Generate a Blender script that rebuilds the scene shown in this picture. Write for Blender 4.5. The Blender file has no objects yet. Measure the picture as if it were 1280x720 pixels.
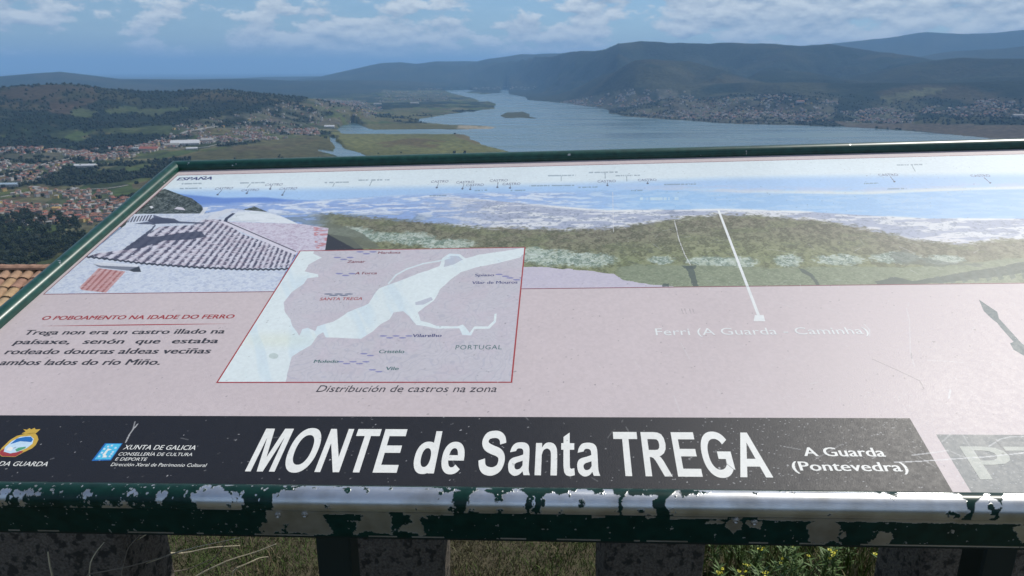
import bpy, math, random
import numpy as np
from mathutils import Vector, Matrix

# ------------------------------------------------------------------ camera, sky, sun
scn = bpy.context.scene
COL = scn.collection
F, PITCH, EYE, SEA = 905.0, math.radians(16.73), 1.6, -340.0
cam_d = bpy.data.cameras.new('camera'); cam = bpy.data.objects.new('camera', cam_d); COL.objects.link(cam)
cam_d.sensor_width = 36.0; cam_d.lens = 36.0 * F / 1280.0
cam_d.clip_start = 0.02; cam_d.clip_end = 200000
cam.location = (0, 0, EYE); cam.rotation_euler = (math.pi / 2 - PITCH, 0, 0)
cam_d.dof.use_dof = True; cam_d.dof.focus_distance = 1.35; cam_d.dof.aperture_fstop = 15.0
scn.camera = cam
SUN_AZ, SUN_EL = math.radians(52), math.radians(54)      # azimuth to the right of the view
world = bpy.data.worlds.new('World'); scn.world = world; world.use_nodes = True
sun_d = bpy.data.lights.new('sun', 'SUN'); sun_d.energy = 3.9; sun_d.angle = math.radians(0.5); sun_d.color = (1.0, 0.955, 0.88)
sun = bpy.data.objects.new('sun', sun_d); COL.objects.link(sun)
sdir = Vector((math.sin(SUN_AZ) * math.cos(SUN_EL), math.cos(SUN_AZ) * math.cos(SUN_EL), math.sin(SUN_EL)))
sun.rotation_euler = sdir.to_track_quat('Z', 'Y').to_euler(); sun.location = (5, 5, 8)
scn.view_settings.view_transform = 'Standard'; scn.view_settings.look = 'None'
scn.view_settings.exposure = 0.0; scn.view_settings.gamma = 1.0
scn.cycles.volume_bounces = 1; scn.cycles.max_bounces = 6; scn.cycles.use_denoising = True

def world_nodes():
    nt = world.node_tree; nt.nodes.clear(); N = nt.nodes.new; L = nt.links.new
    out = N('ShaderNodeOutputWorld'); bg = N('ShaderNodeBackground'); bg.inputs['Strength'].default_value = 0.09
    sky = N('ShaderNodeTexSky'); sky.sky_type = 'NISHITA'; sky.sun_disc = False
    sky.sun_elevation = SUN_EL; sky.sun_rotation = SUN_AZ; sky.altitude = 340
    sky.air_density = 1.0; sky.dust_density = 0.3; sky.ozone_density = 2.5
    tc = N('ShaderNodeTexCoord')
    def mth(op, a, b=None, clamp=False):
        m = N('ShaderNodeMath'); m.operation = op; m.use_clamp = clamp
        for i, v in enumerate((a, b)):
            if v is None: continue
            if isinstance(v, (int, float)): m.inputs[i].default_value = v
            else: L(v, m.inputs[i])
        return m.outputs[0]
    sep = N('ShaderNodeSeparateXYZ'); L(tc.outputs['Generated'], sep.inputs[0])
    x, y, z = sep.outputs
    # cloud layer seen obliquely: directions squeezed towards the horizon
    zz = mth('MAXIMUM', z, 0.0)
    k = mth('DIVIDE', 1.0, mth('ADD', zz, 0.22))
    def vec(a, b, c):
        cb = N('ShaderNodeCombineXYZ')
        for i, v in enumerate((a, b, c)):
            if isinstance(v, (int, float)): cb.inputs[i].default_value = v
            else: L(v, cb.inputs[i])
        return cb.outputs[0]
    def noise(v, scale, det, rough=0.55, dist=0.0):
        n = N('ShaderNodeTexNoise'); n.inputs['Scale'].default_value = scale; n.inputs['Detail'].default_value = det
        n.inputs['Roughness'].default_value = rough; n.inputs['Distortion'].default_value = dist
        L(v, n.inputs['Vector']); return n.outputs['Fac']
    v1 = vec(x, y, mth('MULTIPLY', zz, 2.3))
    v2 = vec(x, y, mth('ADD', mth('MULTIPLY', zz, 2.3), 0.016))
    big = noise(vec(x, y, mth('ADD', mth('MULTIPLY', zz, 3.0), 7.9)), 4.2, 2.0)
    a1 = noise(v1, 15.0, 8.0, 0.58, 0.0); a2 = noise(v2, 15.0, 8.0, 0.58, 0.0)
    lift = mth('MULTIPLY', mth('SUBTRACT', big, 0.5), 0.75)
    side = mth('ADD', mth('MULTIPLY', x, 0.10), 0.055)          # the cover thickens towards the south-east, to the right of the view
    lowf = mth('MULTIPLY', mth('SUBTRACT', 1.0, mth('MULTIPLY', zz, 45.0), True), -0.09)
    high = mth('MULTIPLY', mth('MULTIPLY', mth('SUBTRACT', zz, 0.14), 3.0, True), -0.13)      # clearer overhead
    c1 = mth('ADD', mth('ADD', mth('ADD', mth('ADD', a1, lift), side), lowf), high)
    ramp = N('ShaderNodeMapRange'); ramp.interpolation_type = 'SMOOTHSTEP'
    ramp.inputs['From Min'].default_value = 0.44; ramp.inputs['From Max'].default_value = 0.53
    ramp.inputs['To Min'].default_value = 0.07; ramp.inputs['To Max'].default_value = 0.9
    L(c1, ramp.inputs['Value'])
    up = mth('SUBTRACT', a1, a2)            # thin towards the top: bright rim, thick below: grey base
    sh = mth('ADD', mth('MULTIPLY', up, 4.0), 0.62, True)
    mixc = N('ShaderNodeMix'); mixc.data_type = 'RGBA'
    mixc.inputs['A'].default_value = (3.7, 4.6, 5.8, 1); mixc.inputs['B'].default_value = (9.6, 10.0, 10.0, 1)
    L(sh, mixc.inputs['Factor'])
    tint = N('ShaderNodeMix'); tint.data_type = 'RGBA'; tint.blend_type = 'MULTIPLY'; tint.inputs['Factor'].default_value = 1.0
    L(sky.outputs[0], tint.inputs['A']); tint.inputs['B'].default_value = (0.80, 0.95, 1.10, 1)
    mx = N('ShaderNodeMix'); mx.data_type = 'RGBA'
    L(ramp.outputs[0], mx.inputs['Factor']); L(tint.outputs['Result'], mx.inputs['A']); L(mixc.outputs['Result'], mx.inputs['B'])
    L(mx.outputs['Result'], bg.inputs['Color']); L(bg.outputs[0], out.inputs['Surface'])
world_nodes()

# ------------------------------------------------------------------ helpers
rng = np.random.default_rng(7); random.seed(7)
CX = np.array([1, 0, 0.]); CY = np.array([0, math.sin(PITCH), math.cos(PITCH)]); CZ = np.array([0, -math.cos(PITCH), math.sin(PITCH)])
CAM = np.array([0, 0, EYE])
def ray(px, py):
    return CX * ((px - 640) / F) + CY * ((360 - py) / F) - CZ
def at_level(px, py, z=SEA):
    d = ray(px, py); t = (z - EYE) / d[2]; return CAM + d * t
def proj(P):
    P = np.asarray(P, float) - CAM
    a, b, c = P @ CX, P @ CY, -(P @ CZ)
    c = np.where(c > 1e-3, c, 1e-3)
    return 640 + F * a / c, 360 - F * b / c

def inpoly(X, Y, poly):
    X = np.asarray(X); Y = np.asarray(Y); r = np.zeros(X.shape, bool); n = len(poly)
    xs = [p[0] for p in poly]; ys = [p[1] for p in poly]
    box = (X >= min(xs)) & (X <= max(xs)) & (Y >= min(ys)) & (Y <= max(ys))
    if not box.any(): return r
    xb, yb = X[box], Y[box]; q = np.zeros(xb.shape, bool)
    for i in range(n):
        x1, y1 = poly[i]; x2, y2 = poly[(i + 1) % n]
        if y1 == y2: continue
        c = (y1 > yb) != (y2 > yb)
        q ^= c & (xb < (x2 - x1) * (yb - y1) / (y2 - y1) + x1)
    r[box] = q; return r

_tab = {}
def vnoise(x, y, seed=0):
    if seed not in _tab: _tab[seed] = np.random.default_rng(seed + 100).random((256, 256))
    t = _tab[seed]; xi = np.floor(x).astype(int); yi = np.floor(y).astype(int)
    fx = x - xi; fy = y - yi; fx = fx * fx * (3 - 2 * fx); fy = fy * fy * (3 - 2 * fy)
    x0, x1, y0, y1 = xi & 255, (xi + 1) & 255, yi & 255, (yi + 1) & 255
    return (t[x0, y0] * (1 - fx) + t[x1, y0] * fx) * (1 - fy) + (t[x0, y1] * (1 - fx) + t[x1, y1] * fx) * fy
def fbm(x, y, seed=0, o=4, g=0.5):
    s = 0; a = 1; tot = 0
    for i in range(o):
        s = s + a * vnoise(x * 2 ** i + 17.3 * i, y * 2 ** i - 9.1 * i, seed + i); tot += a; a *= g
    return s / tot
def ss(a, b, x):
    t = np.clip((x - a) / (b - a), 0, 1); return t * t * (3 - 2 * t)

def link(o, parent=None, **kw):
    COL.objects.link(o)
    if parent is not None: o.parent = parent
    for k, v in kw.items():
        if v is not None: o[k] = v
    return o
def mesh_obj(name, verts, faces, mat, parent=None, smooth=False, uv=None, **kw):
    me = bpy.data.meshes.new(name); me.from_pydata([tuple(v) for v in verts], [], [tuple(f) for f in faces]); me.update()
    if mat:
        for m in (mat if isinstance(mat, (list, tuple)) else [mat]): me.materials.append(m)
    if smooth: me.polygons.foreach_set('use_smooth', [True] * len(me.polygons))
    if uv is not None:
        l = me.uv_layers.new(name='UVMap')
        vi = np.empty(len(me.loops), int); me.loops.foreach_get('vertex_index', vi)
        l.data.foreach_set('uv', np.asarray(uv, np.float32)[vi].ravel())
    return link(bpy.data.objects.new(name, me), parent, **kw)
def fast_mesh(name, V, Q, mat, colors=None, smooth=False):
    """V (n,3), Q (m,k) equal sized faces"""
    me = bpy.data.meshes.new(name); V = np.asarray(V, np.float32); Q = np.asarray(Q, np.int32); m, k = Q.shape
    me.vertices.add(len(V)); me.vertices.foreach_set('co', V.ravel())
    me.loops.add(m * k); me.loops.foreach_set('vertex_index', Q.ravel())
    me.polygons.add(m); me.polygons.foreach_set('loop_start', np.arange(m, dtype=np.int32) * k)
    me.polygons.foreach_set('use_smooth', [smooth] * m)
    me.update(calc_edges=True)
    if colors is not None:
        a = me.color_attributes.new('tone', 'FLOAT_COLOR', 'POINT')
        c = np.ones((len(V), 4), np.float32); c[:, :3] = colors; a.data.foreach_set('color', c.ravel())
    if mat: me.materials.append(mat)
    return me
def empty(name, loc, rz=0, **kw):
    o = bpy.data.objects.new(name, None); o.location = loc; o.rotation_euler = (0, 0, rz); o.empty_display_size = 0.2
    return link(o, None, **kw)
def box(x0, x1, y0, y1, z0, z1):
    v = [(x, y, z) for z in (z0, z1) for y in (y0, y1) for x in (x0, x1)]
    f = [(0, 2, 3, 1), (4, 5, 7, 6), (0, 1, 5, 4), (1, 3, 7, 5), (3, 2, 6, 7), (2, 0, 4, 6)]
    return v, f
def tube(pts, radii, n=6):
    V = []; Fc = []; pts = [Vector(p) for p in pts]
    for i, p in enumerate(pts):
        d = (pts[min(i + 1, len(pts) - 1)] - pts[max(i - 1, 0)]).normalized()
        a = d.cross(Vector((0.3, 0.2, 1))).normalized() if abs(d.z) < 0.95 else d.cross(Vector((1, 0, 0))).normalized()
        b = d.cross(a)
        for k in range(n):
            t = 2 * math.pi * k / n; V.append(p + (a * math.cos(t) + b * math.sin(t)) * radii[i])
    for i in range(len(pts) - 1):
        for k in range(n):
            Fc.append((i * n + k, i * n + (k + 1) % n, (i + 1) * n + (k + 1) % n, (i + 1) * n + k))
    Fc.append(tuple(range(n))[::-1]); Fc.append(tuple((len(pts) - 1) * n + k for k in range(n)))
    return V, Fc
class MB:
    def __init__(s): s.v = []; s.f = []
    def add(s, vf):
        o = len(s.v); s.v += [tuple(v) for v in vf[0]]; s.f += [tuple(i + o for i in f) for f in vf[1]]; return s
    def obj(s, name, mat, parent=None, **kw): return mesh_obj(name, s.v, s.f, mat, parent, **kw)

# ---- materials
def mat_new(name, col=(0.5, 0.5, 0.5), rough=0.8, metal=0.0, spec=0.5):
    m = bpy.data.materials.new(name); m.use_nodes = True; b = m.node_tree.nodes['Principled BSDF']
    b.inputs['Base Color'].default_value = (*col, 1); b.inputs['Roughness'].default_value = rough
    b.inputs['Metallic'].default_value = metal; b.inputs['Specular IOR Level'].default_value = spec
    return m, m.node_tree, b
def NN(nt, t, **kw):
    n = nt.nodes.new(t)
    for k, v in kw.items():
        if k in n.inputs: n.inputs[k].default_value = v
        else: setattr(n, k, v)
    return n
def noise_mat(name, c1, c2, scale, rough=0.9, bump=0.3, detail=6, coord='Object', dist=0.01, spec=0.3, c3=None, scale3=1.0):
    m, nt, b = mat_new(name, c1, rough, spec=spec); L = nt.links.new
    tc = NN(nt, 'ShaderNodeTexCoord'); no = NN(nt, 'ShaderNodeTexNoise'); no.inputs['Scale'].default_value = scale
    no.inputs['Detail'].default_value = detail; no.inputs['Roughness'].default_value = 0.6
    L(tc.outputs[coord], no.inputs['Vector'])
    cr = NN(nt, 'ShaderNodeValToRGB'); e = cr.color_ramp.elements
    e[0].position = 0.36; e[1].position = 0.64; e[0].color = (*c1, 1); e[1].color = (*c2, 1)
    L(no.outputs['Fac'], cr.inputs['Fac']); src = cr.outputs['Color']
    if c3 is not None:
        n3 = NN(nt, 'ShaderNodeTexNoise'); n3.inputs['Scale'].default_value = scale3; n3.inputs['Detail'].default_value = 4
        L(tc.outputs[coord], n3.inputs['Vector'])
        r3 = NN(nt, 'ShaderNodeMapRange'); r3.inputs['From Min'].default_value = 0.52; r3.inputs['From Max'].default_value = 0.6
        L(n3.outputs['Fac'], r3.inputs['Value'])
        mx = NN(nt, 'ShaderNodeMix', data_type='RGBA'); L(r3.outputs[0], mx.inputs['Factor']); L(src, mx.inputs['A'])
        mx.inputs['B'].default_value = (*c3, 1); src = mx.outputs['Result']
    L(src, b.inputs['Base Color'])
    if bump:
        bp = NN(nt, 'ShaderNodeBump'); bp.inputs['Strength'].default_value = bump; bp.inputs['Distance'].default_value = dist
        L(no.outputs['Fac'], bp.inputs['Height']); L(bp.outputs[0], b.inputs['Normal'])
    return m
def image_from(name, arr, data=False):
    h, w = arr.shape[:2]; im = bpy.data.images.new(name, w, h, alpha=False)
    if data: im.colorspace_settings.name = 'Non-Color'
    a = np.ones((h, w, 4), np.float32); a[..., :arr.shape[2]] = np.clip(arr, 0, 1)
    im.pixels.foreach_set(a.ravel()); im.update(); return im

# ------------------------------------------------------------------ terrain: the estuary and its hills
# skylines of the ranges: (bearing from a view column, height from a sight line, distance)
def ridge(pts, d, wf, wb, seed, amp=0.25, far=None):
    az = []; h = []; D = []; d0 = d
    for px, py in pts:
        d = d0 if far is None else float(np.interp(px, far[0], far[1])); D.append(d)
        r = ray(px, py); hor = math.hypot(r[0], r[1]); az.append(math.atan2(r[0], r[1])); h.append(EYE - SEA + r[2] / hor * d)
    return (np.array(az), np.array(h), np.array(D), wf, wb, seed, amp)
RIDGES = [
 ridge([(-300,118),(-120,112),(0,109),(40,106.5),(85,104.5),(115,108),(160,113),(205,115),(240,112.5),(285,112.5),(330,117),(380,121),(440,132),(500,160)], 5600, 1500, 1500, 1, .22),
 ridge([(-300,99),(0,95),(40,92),(75,90),(110,94),(150,99),(230,99),(300,98),(420,99),(600,103)], 14500, 2500, 2500, 2, .2),
 ridge([(0,105),(230,101),(330,96),(430,95),(520,93),(700,92)], 24000, 4000, 4000, 12, .2),
 ridge([(340,102),(400,95),(440,86),(475,79.5),(500,78),(520,80),(545,77),(580,76.5),(620,76),(680,82),(760,90)], 19000, 3500, 3000, 3, .2),
 ridge([(560,85),(610,72.5),(650,66.5),(700,65),(735,62),(770,61),(850,66)], 17500, 3000, 3000, 13, .15),
 ridge([(480,112),(505,104),(535,95),(560,88),(585,82.5),(615,75),(650,69),(680,64),(700,62.5),(742,63.5),(758,60),(773,53),(800,50.5),(832,50.5),(855,52.5),(920,52.5),(1000,55.5),(1022,55),(1036,53.5),(1055,57),(1100,63),(1150,71),(1190,80),(1260,98)], 10500, 2800, 2200, 4, .42, ([600,640,700,770],[17000,16000,12500,10500])),
 ridge([(660,112),(700,100),(735,88),(765,78),(795,73),(830,75.5),(860,76),(895,85),(935,97),(985,108)], 8200, 1300, 1500, 5, .38),
 ridge([(930,66),(1020,56),(1060,53),(1100,50),(1130,44.5),(1160,41),(1200,41.5),(1240,40.5),(1280,37),(1400,34),(1600,44),(1900,60)], 21000, 4000, 4000, 6, .2),
 ridge([(1090,82),(1140,73),(1190,65),(1230,62),(1280,57),(1420,52),(1700,66)], 15000, 2500, 2500, 7, .2),
 ridge([(1030,102),(1085,92),(1125,84),(1160,77.5),(1200,73),(1280,73),(1400,70),(1700,90)], 9000, 1500, 1800, 8, .25),
 ridge([(640,116),(700,108),(790,108),(860,106),(950,104),(1050,103.5),(1130,104),(1200,103),(1280,101),(1500,100)], 6900, 1300, 1500, 9, .38),
 ridge([(-900,96),(-500,104),(-300,125)], 6000, 2500, 3000, 10, .25),
]
HILL_R = np.array([0, 3.3, 5, 7, 14, 24, 60, 200, 450, 700, 1000, 1350, 1700, 2600, 5000]); HILL_Z = np.array([340, 340, 338.7, 337.2, 333.4, 328, 309, 250, 150, 84, 36, 12, 7, 5, 4.])
W_MAIN = [(552,113.2),(585,112.2),(600,114.5),(600,118),(612,117.5),(622,115),(627,112),(633,111.3),(636,112.5),(637,117.6),(657,121.5),(660,125),(707,129),(753,135.6),(761,138.5),(761,142),(779,145),(843,150),(875,152),(940,155.7),(1057,158.5),(1110,161.5),(1168,166.5),(1240,173),(1300,179),(1400,190),(1400,260),(760,260),(690,230),(655,200),(632,188),(600,180),(590,174),(581,168.4),(526,167),(470,166.8),(425,168),(421,163),(427,156),(441,153),(449,155),(459,160.5),(470,162.3),(566,162),(612,161),(620,158.6),(600,157.4),(565,156.5),(524,152.5),(523,149),(560,143),(592,139),(573,134),(590,129),(600,126),(590,122.5),(566,117)]
W_CREEK = [(409,170.5),(416,170.5),(424,177),(434,186),(452,192),(470,200),(480,215),(440,215),(425,197),(400,189),(399,186.5),(418,189),(421,184),(412,177)]
W_POND = [(356,112.6),(362,111.2),(388,110.2),(391,111.2),(378,112.6)]
ISLE1 = [(582,115.4),(592,114.2),(612,113.9),(627,114.8),(624,116.4),(600,117),(588,116.6)]
ISLE2 = [(624,144.4),(634,140.8),(655,140),(662,141.5),(663,146),(674,148.2),(655,147.8),(632,147.6)]
ISLE3 = [(574,133.5),(590,127.5),(610,126.5),(620,129.5),(617,136),(600,137.5),(592,140),(578,138)]
def water_mask(x, y):
    P = np.stack([x, y, np.full_like(x, SEA)], -1)
    X, Y = proj(P); ahead = y > 800
    Xw = X + (fbm(x / 160, y / 160, 40, 3) - .5) * 10 * np.clip((Y - 110) / 60, .1, 1); Yw = Y + (fbm(x / 200, y / 200, 44, 3) - .5) * 2.2 * np.clip((Y - 110) / 60, .1, 1)
    m = (inpoly(Xw, Yw, W_MAIN) | inpoly(Xw, Yw, W_CREEK) | inpoly(Xw, Yw, W_POND)) & ahead
    for isl in (ISLE1, ISLE2, ISLE3): m &= ~inpoly(Xw, Yw, isl)
    return m
def height(x, y):
    r = np.hypot(x, y); az = np.arctan2(x, y)
    base = np.interp(r, HILL_R, HILL_Z)
    base = base + (fbm(x / 900, y / 900, 20, 4) - .5) * np.interp(r, [0, 25, 60, 900, 2500], [0, 0, 2, 8, 16]) + (fbm(x / 60, y / 60, 24, 3) - .5) * np.interp(r, [0, 15, 60, 300], [0, 0, 1, 3])
    base = np.maximum(base, 2.2)
    h = base
    far = r > 2500
    if np.any(far):
        xf, yf, rf, af = x[far], y[far], r[far], az[far]; hf = h[far]
        for A, H, D_, wf, wb, sd, amp in RIDGES:
            d = np.interp(af, A, D_); k = D_.min() / 9000.
            rr = rf + (fbm(xf / (2600 * k), yf / (2600 * k), 60 + sd, 3) - .5) * 1500 * k
            cap = np.interp(af, A, H)
            if A[0] > -.62: cap = cap * ss(A[0] - .05, A[0], af)
            if A[-1] < .60: cap = cap * (1 - ss(A[-1], A[-1] + .05, af))
            t = (rr - d) / np.where(rr < d, wf, wb)
            prof = np.exp(-np.abs(t) ** 1.8 * 1.1)
            gul = np.abs(fbm(xf / (1300 * k), yf / (1300 * k), 80 + sd, 5, .5) - .5) * 2
            v = cap * prof * (1 - amp * 2.3 * np.clip(1 - gul * 2.2, 0, 1) * (0.03 + np.clip(np.abs(t), 0, 1) * 1.25)) + cap * .02
            hf = np.maximum(hf, np.where(prof > .015, v, 0))
        h = h.copy(); h[far] = hf
    return h
def find_ground(px, py):
    """where the sight line through a view pixel meets the land"""
    d = ray(px, py); d = d / math.hypot(d[0], d[1])
    rr = np.concatenate([np.geomspace(6, 900, 200), np.geomspace(905, 40000, 1400)])
    z = EYE + d[2] * rr; g = surf(d[0] * rr, d[1] * rr)
    k = np.argmax(z <= g); R = rr[k] if (z <= g).any() else 1e4
    return np.array([d[0] * R, d[1] * R, g[k]])

def surf(x, y):
    x = np.atleast_1d(np.asarray(x, float)); y = np.atleast_1d(np.asarray(y, float))
    r = np.hypot(x, y); a = np.arctan2(x, y)
    i = np.interp(r, rs, np.arange(len(rs))); j = np.interp(a, azs, np.arange(len(azs)))
    i0 = np.clip(i.astype(int), 0, len(rs) - 2); j0 = np.clip(j.astype(int), 0, len(azs) - 2); fi = i - i0; fj = j - j0
    return (GZ[i0, j0] * (1 - fj) + GZ[i0, j0 + 1] * fj) * (1 - fi) + (GZ[i0 + 1, j0] * (1 - fj) + GZ[i0 + 1, j0 + 1] * fj) * fi
# polar sheet centred on the hilltop: fine ahead, coarser behind
azs = np.concatenate([np.radians(np.arange(-180, -72, 3.0)), np.radians(np.arange(-72, -44, .4)), np.radians(np.linspace(-44, 42, 760)), np.radians(np.arange(42.4, 62, .5)), np.radians(np.arange(62, 180, 3.0))])
rs = np.concatenate([[0.0, 3.3], np.geomspace(4, 900, 74), np.geomspace(930, 14000, 330), np.geomspace(14400, 90000, 60)])
A2, R2 = np.meshgrid(azs, rs); GX = R2 * np.sin(A2); GY = R2 * np.cos(A2)
GH = height(GX.ravel(), GY.ravel()).reshape(GX.shape)
WM = water_mask(GX.ravel(), GY.ravel()).reshape(GX.shape)
# shore: land falls smoothly to the water's edge
def boxblur(a, n, ax):
    c = np.cumsum(np.pad(a, [(n + 1, n) if i == ax else (0, 0) for i in (0, 1)], mode='edge'), axis=ax)
    return (np.take(c, np.arange(2 * n + 1, c.shape[ax]), ax) - np.take(c, np.arange(0, c.shape[ax] - 2 * n - 1), ax)) / (2 * n + 1)
soft = WM.astype(float)
for _ in range(2): soft = (soft + np.roll(soft, 1, 0) + np.roll(soft, -1, 0) + np.roll(soft, 1, 1) + np.roll(soft, -1, 1)) / 5
wide = boxblur(boxblur(boxblur(boxblur(WM.astype(float), 6, 0), 22, 1), 6, 0), 22, 1)
GH = np.where(WM, -3.0 * soft - 0.5, np.where(R2 > 900, (GH - 2.2) * (1 - np.clip(wide * 2.2, 0, 1)) ** 1.5 + 2.2 * (1 - soft * 1.1), GH))
GZ = SEA + GH
PX, PY = proj(np.stack([GX, GY, GZ], -1)); PX = np.where(GY > 5, PX, -9e3)

# ---- what grows where (colour and cover of the land)
n1 = fbm(GX / 500, GY / 500, 30, 5); n2 = fbm(GX / 170, GY / 170, 33, 4); n3 = fbm(GX / 1500, GY / 1500, 36, 4)
wx = PX + (n2 - .5) * 14; wy = PY + (n1 - .5) * 5
FOREST = np.array([.012, .019, .012]); FIELD = np.array([.050, .062, .026]); SCRUB = np.array([.045, .045, .024])
land = FOREST + (SCRUB - FOREST) * (ss(.47, .60, n1) * .8 + .35 * ss(.5, .65, n3))[..., None]
land = land + (np.array([.075, .060, .034]) - land) * (ss(.60, .68, fbm(GX / 800, GY / 500, 97, 4)) * .6)[..., None]
land = FOREST + (land - FOREST) * (1 - .6 * ss(6500, 8500, R2))[..., None]
parcel = np.zeros(GX.shape)                   # how much of the patchwork of small fields shows
forest = np.ones(GX.shape)
def paint(poly, col, k=1.0, mask=None, par=0.0, fo=0.0):
    global land
    m = inpoly(wx, wy, poly).astype(float) * k
    if mask is not None: m = m * mask
    land = land * (1 - m[..., None]) + np.array(col) * m[..., None]
    parcel[:] = parcel * (1 - m) + par * m; forest[:] = forest * (1 - m) + fo * m
paint([(-1400,160),(120,160),(300,160),(390,122),(520,112),(560,114),(640,118),(620,140),(640,190),(640,420),(-1400,420)], FIELD, 1, None, 1.0, 0.0)
wood = ss(.50, .56, fbm(GX / 330, GY / 330, 50, 4))
paint([(-1400,150),(-60,150),(640,118),(640,420),(-1400,420)], FOREST, .95, wood, 0, 1)
paint([(-60,140),(130,135),(200,150),(170,190),(60,186),(-60,178)], FOREST, 1, ss(.40, .5, n2), 0, 1)
paint([(90,178),(125,178),(175,178),(180,192),(150,196),(90,196)], FOREST, 1, None, 0, 1)
paint([(75,208),(130,206),(240,196),(330,196),(330,214),(200,222),(125,226),(80,222)], FOREST, 1, ss(.35, .42, n2), 0, 1)
paint([(340,124),(420,140),(370,160),(300,158),(250,150)], FOREST, 1, None, 0, 1)
paint([(395,118),(560,116),(565,130),(480,136),(400,132)], FOREST, .9, ss(.38, .46, n2), 0, 1)
paint([(0,112),(60,107),(118,110),(125,125),(100,135),(60,131),(0,130)], (.062,.046,.030), .8, ss(.36,.55,n2), 0, 0)
paint([(60,128),(95,130),(90,142),(62,140)], (.065,.045,.032), .7, None, 0, 0)
for p in ([(128,137),(160,132.5),(180,137),(236,133),(238,135.5),(210,140),(188,146),(172,141),(135,142.5)], [(88,137),(104,135),(120,140),(112,147),(92,145)], [(145,160),(200,157),(262,162),(225,170),(150,166)]):
    paint(p, (.052,.068,.030), .9, None, .15, 0)
MARSH = (.105,.108,.042)
paint([(415,165),(470,164),(590,168),(602,180),(640,190),(640,230),(440,230),(425,190)], MARSH, 1, None, .1, 0)
paint([(470,180),(520,172),(560,176),(545,186),(490,188)], (.085,.062,.032), .8, ss(.42,.58,n2), 0, 0)
paint([(560,165),(592,168),(604,180),(590,180)], (.11,.085,.05), .7, None, 0, 0)
paint([(240,192),(330,176),(400,170),(424,184),(404,192),(440,200),(240,206)], (.075,.072,.036), 1, None, .1, 0)
paint([(290,182),(390,172),(410,178),(300,192)], (.07,.055,.034), .6, ss(.45,.6,n2), 0, 0)
paint([(430,154),(560,154),(625,157),(625,163),(460,163)], (.09,.088,.04), 1, None, 0, 0)
paint([(572,157.2),(626,156.8),(626,162),(572,161)], (.24,.21,.15), 1, None, 0, 0)
paint([(440,140),(520,134),(560,140),(530,152),(450,152)], (.10,.095,.045), .8, ss(.4,.5,n2), .3, 0)
paint([(1040,150),(1130,156),(1300,156),(1300,182),(1240,176),(1168,167.5),(1110,162),(1057,159.5)], (.075,.062,.046), 1, None, 0, 0)
paint([(1100,122),(1165,108),(1185,110),(1165,118),(1110,128)], (.10,.10,.05), .9, None, .2, 0)
paint([(0,330),(110,290),(140,320),(60,350),(0,350)], (.055,.06,.026), .8, None, .3, 0)
near = ss(700, 60, R2); land = land * (1 - near[..., None]) + np.array([.06,.058,.03]) * near[..., None]; parcel *= 1 - near; forest *= (R2 > 1500)
# towns: streets, yards and gardens between the roofs
TOWNS = {
 'lower town': ([(-10,252),(70,250),(100,243),(165,247),(150,268),(105,288),(70,282),(0,280)], 'in the dense lower town beside the wood'),
 'plain town': ([(-10,187),(45,184),(95,194),(85,208),(60,222),(0,232)], 'in the plain town at the left edge'),
}
FARTOWNS = [([(-400,187),(-10,187),(45,184),(95,190),(150,190),(175,196),(85,206),(60,224),(0,236),(-400,240)],900),([(70,196),(120,186),(195,182),(190,190),(130,200)],150),([(165,184),(200,176),(300,166),(395,160),(400,168),(330,176),(250,180),(190,190)],480),
 ([(300,160),(330,134),(380,124),(450,126),(480,136),(460,150),(420,160),(380,168)],640),([(230,150),(330,140),(350,150),(320,166),(200,174)],110),([(480,112),(560,116),(560,126),(470,128)],70),([(300,146),(330,140),(360,136),(350,146),(310,150)],60),
 ([(700,128),(790,112),(860,114),(870,124),(780,134),(730,134)],240),([(790,142),(850,126),(960,118),(1050,126),(1040,152),(940,154),(850,149)],620),
 ([(1050,140),(1110,134),(1150,144),(1140,154),(1060,156)],260),([(1130,138),(1240,124),(1290,126),(1290,150),(1180,150)],330),([(1180,118),(1290,112),(1290,124),(1200,128)],120),
 ([(500,112),(640,108),(760,106),(760,111),(640,112)],120),([(100,146),(150,150),(160,158),(110,156)],40),([(30,150),(80,155),(70,164),(20,160)],40),([(-10,240),(60,236),(160,240),(180,250),(60,252)],60)]
paint([(612,136),(680,136),(680,150),(612,150)], (.055,.058,.032), 1, None, 0, 0)
tn = ss(.35, .6, fbm(GX / 90, GY / 90, 70, 3))
for p, _ in FARTOWNS[:10] + [(TOWNS['lower town'][0], 0)]: paint(p, (.085,.082,.066), .75, tn, .5, 0)
GC = np.clip(land * ((0.82 + .36 * fbm(GX / 70, GY / 70, 90, 3)) * (.62 + .76 * fbm(GX / 420, GY / 420, 93, 4)))[..., None], 0, 1)

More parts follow.
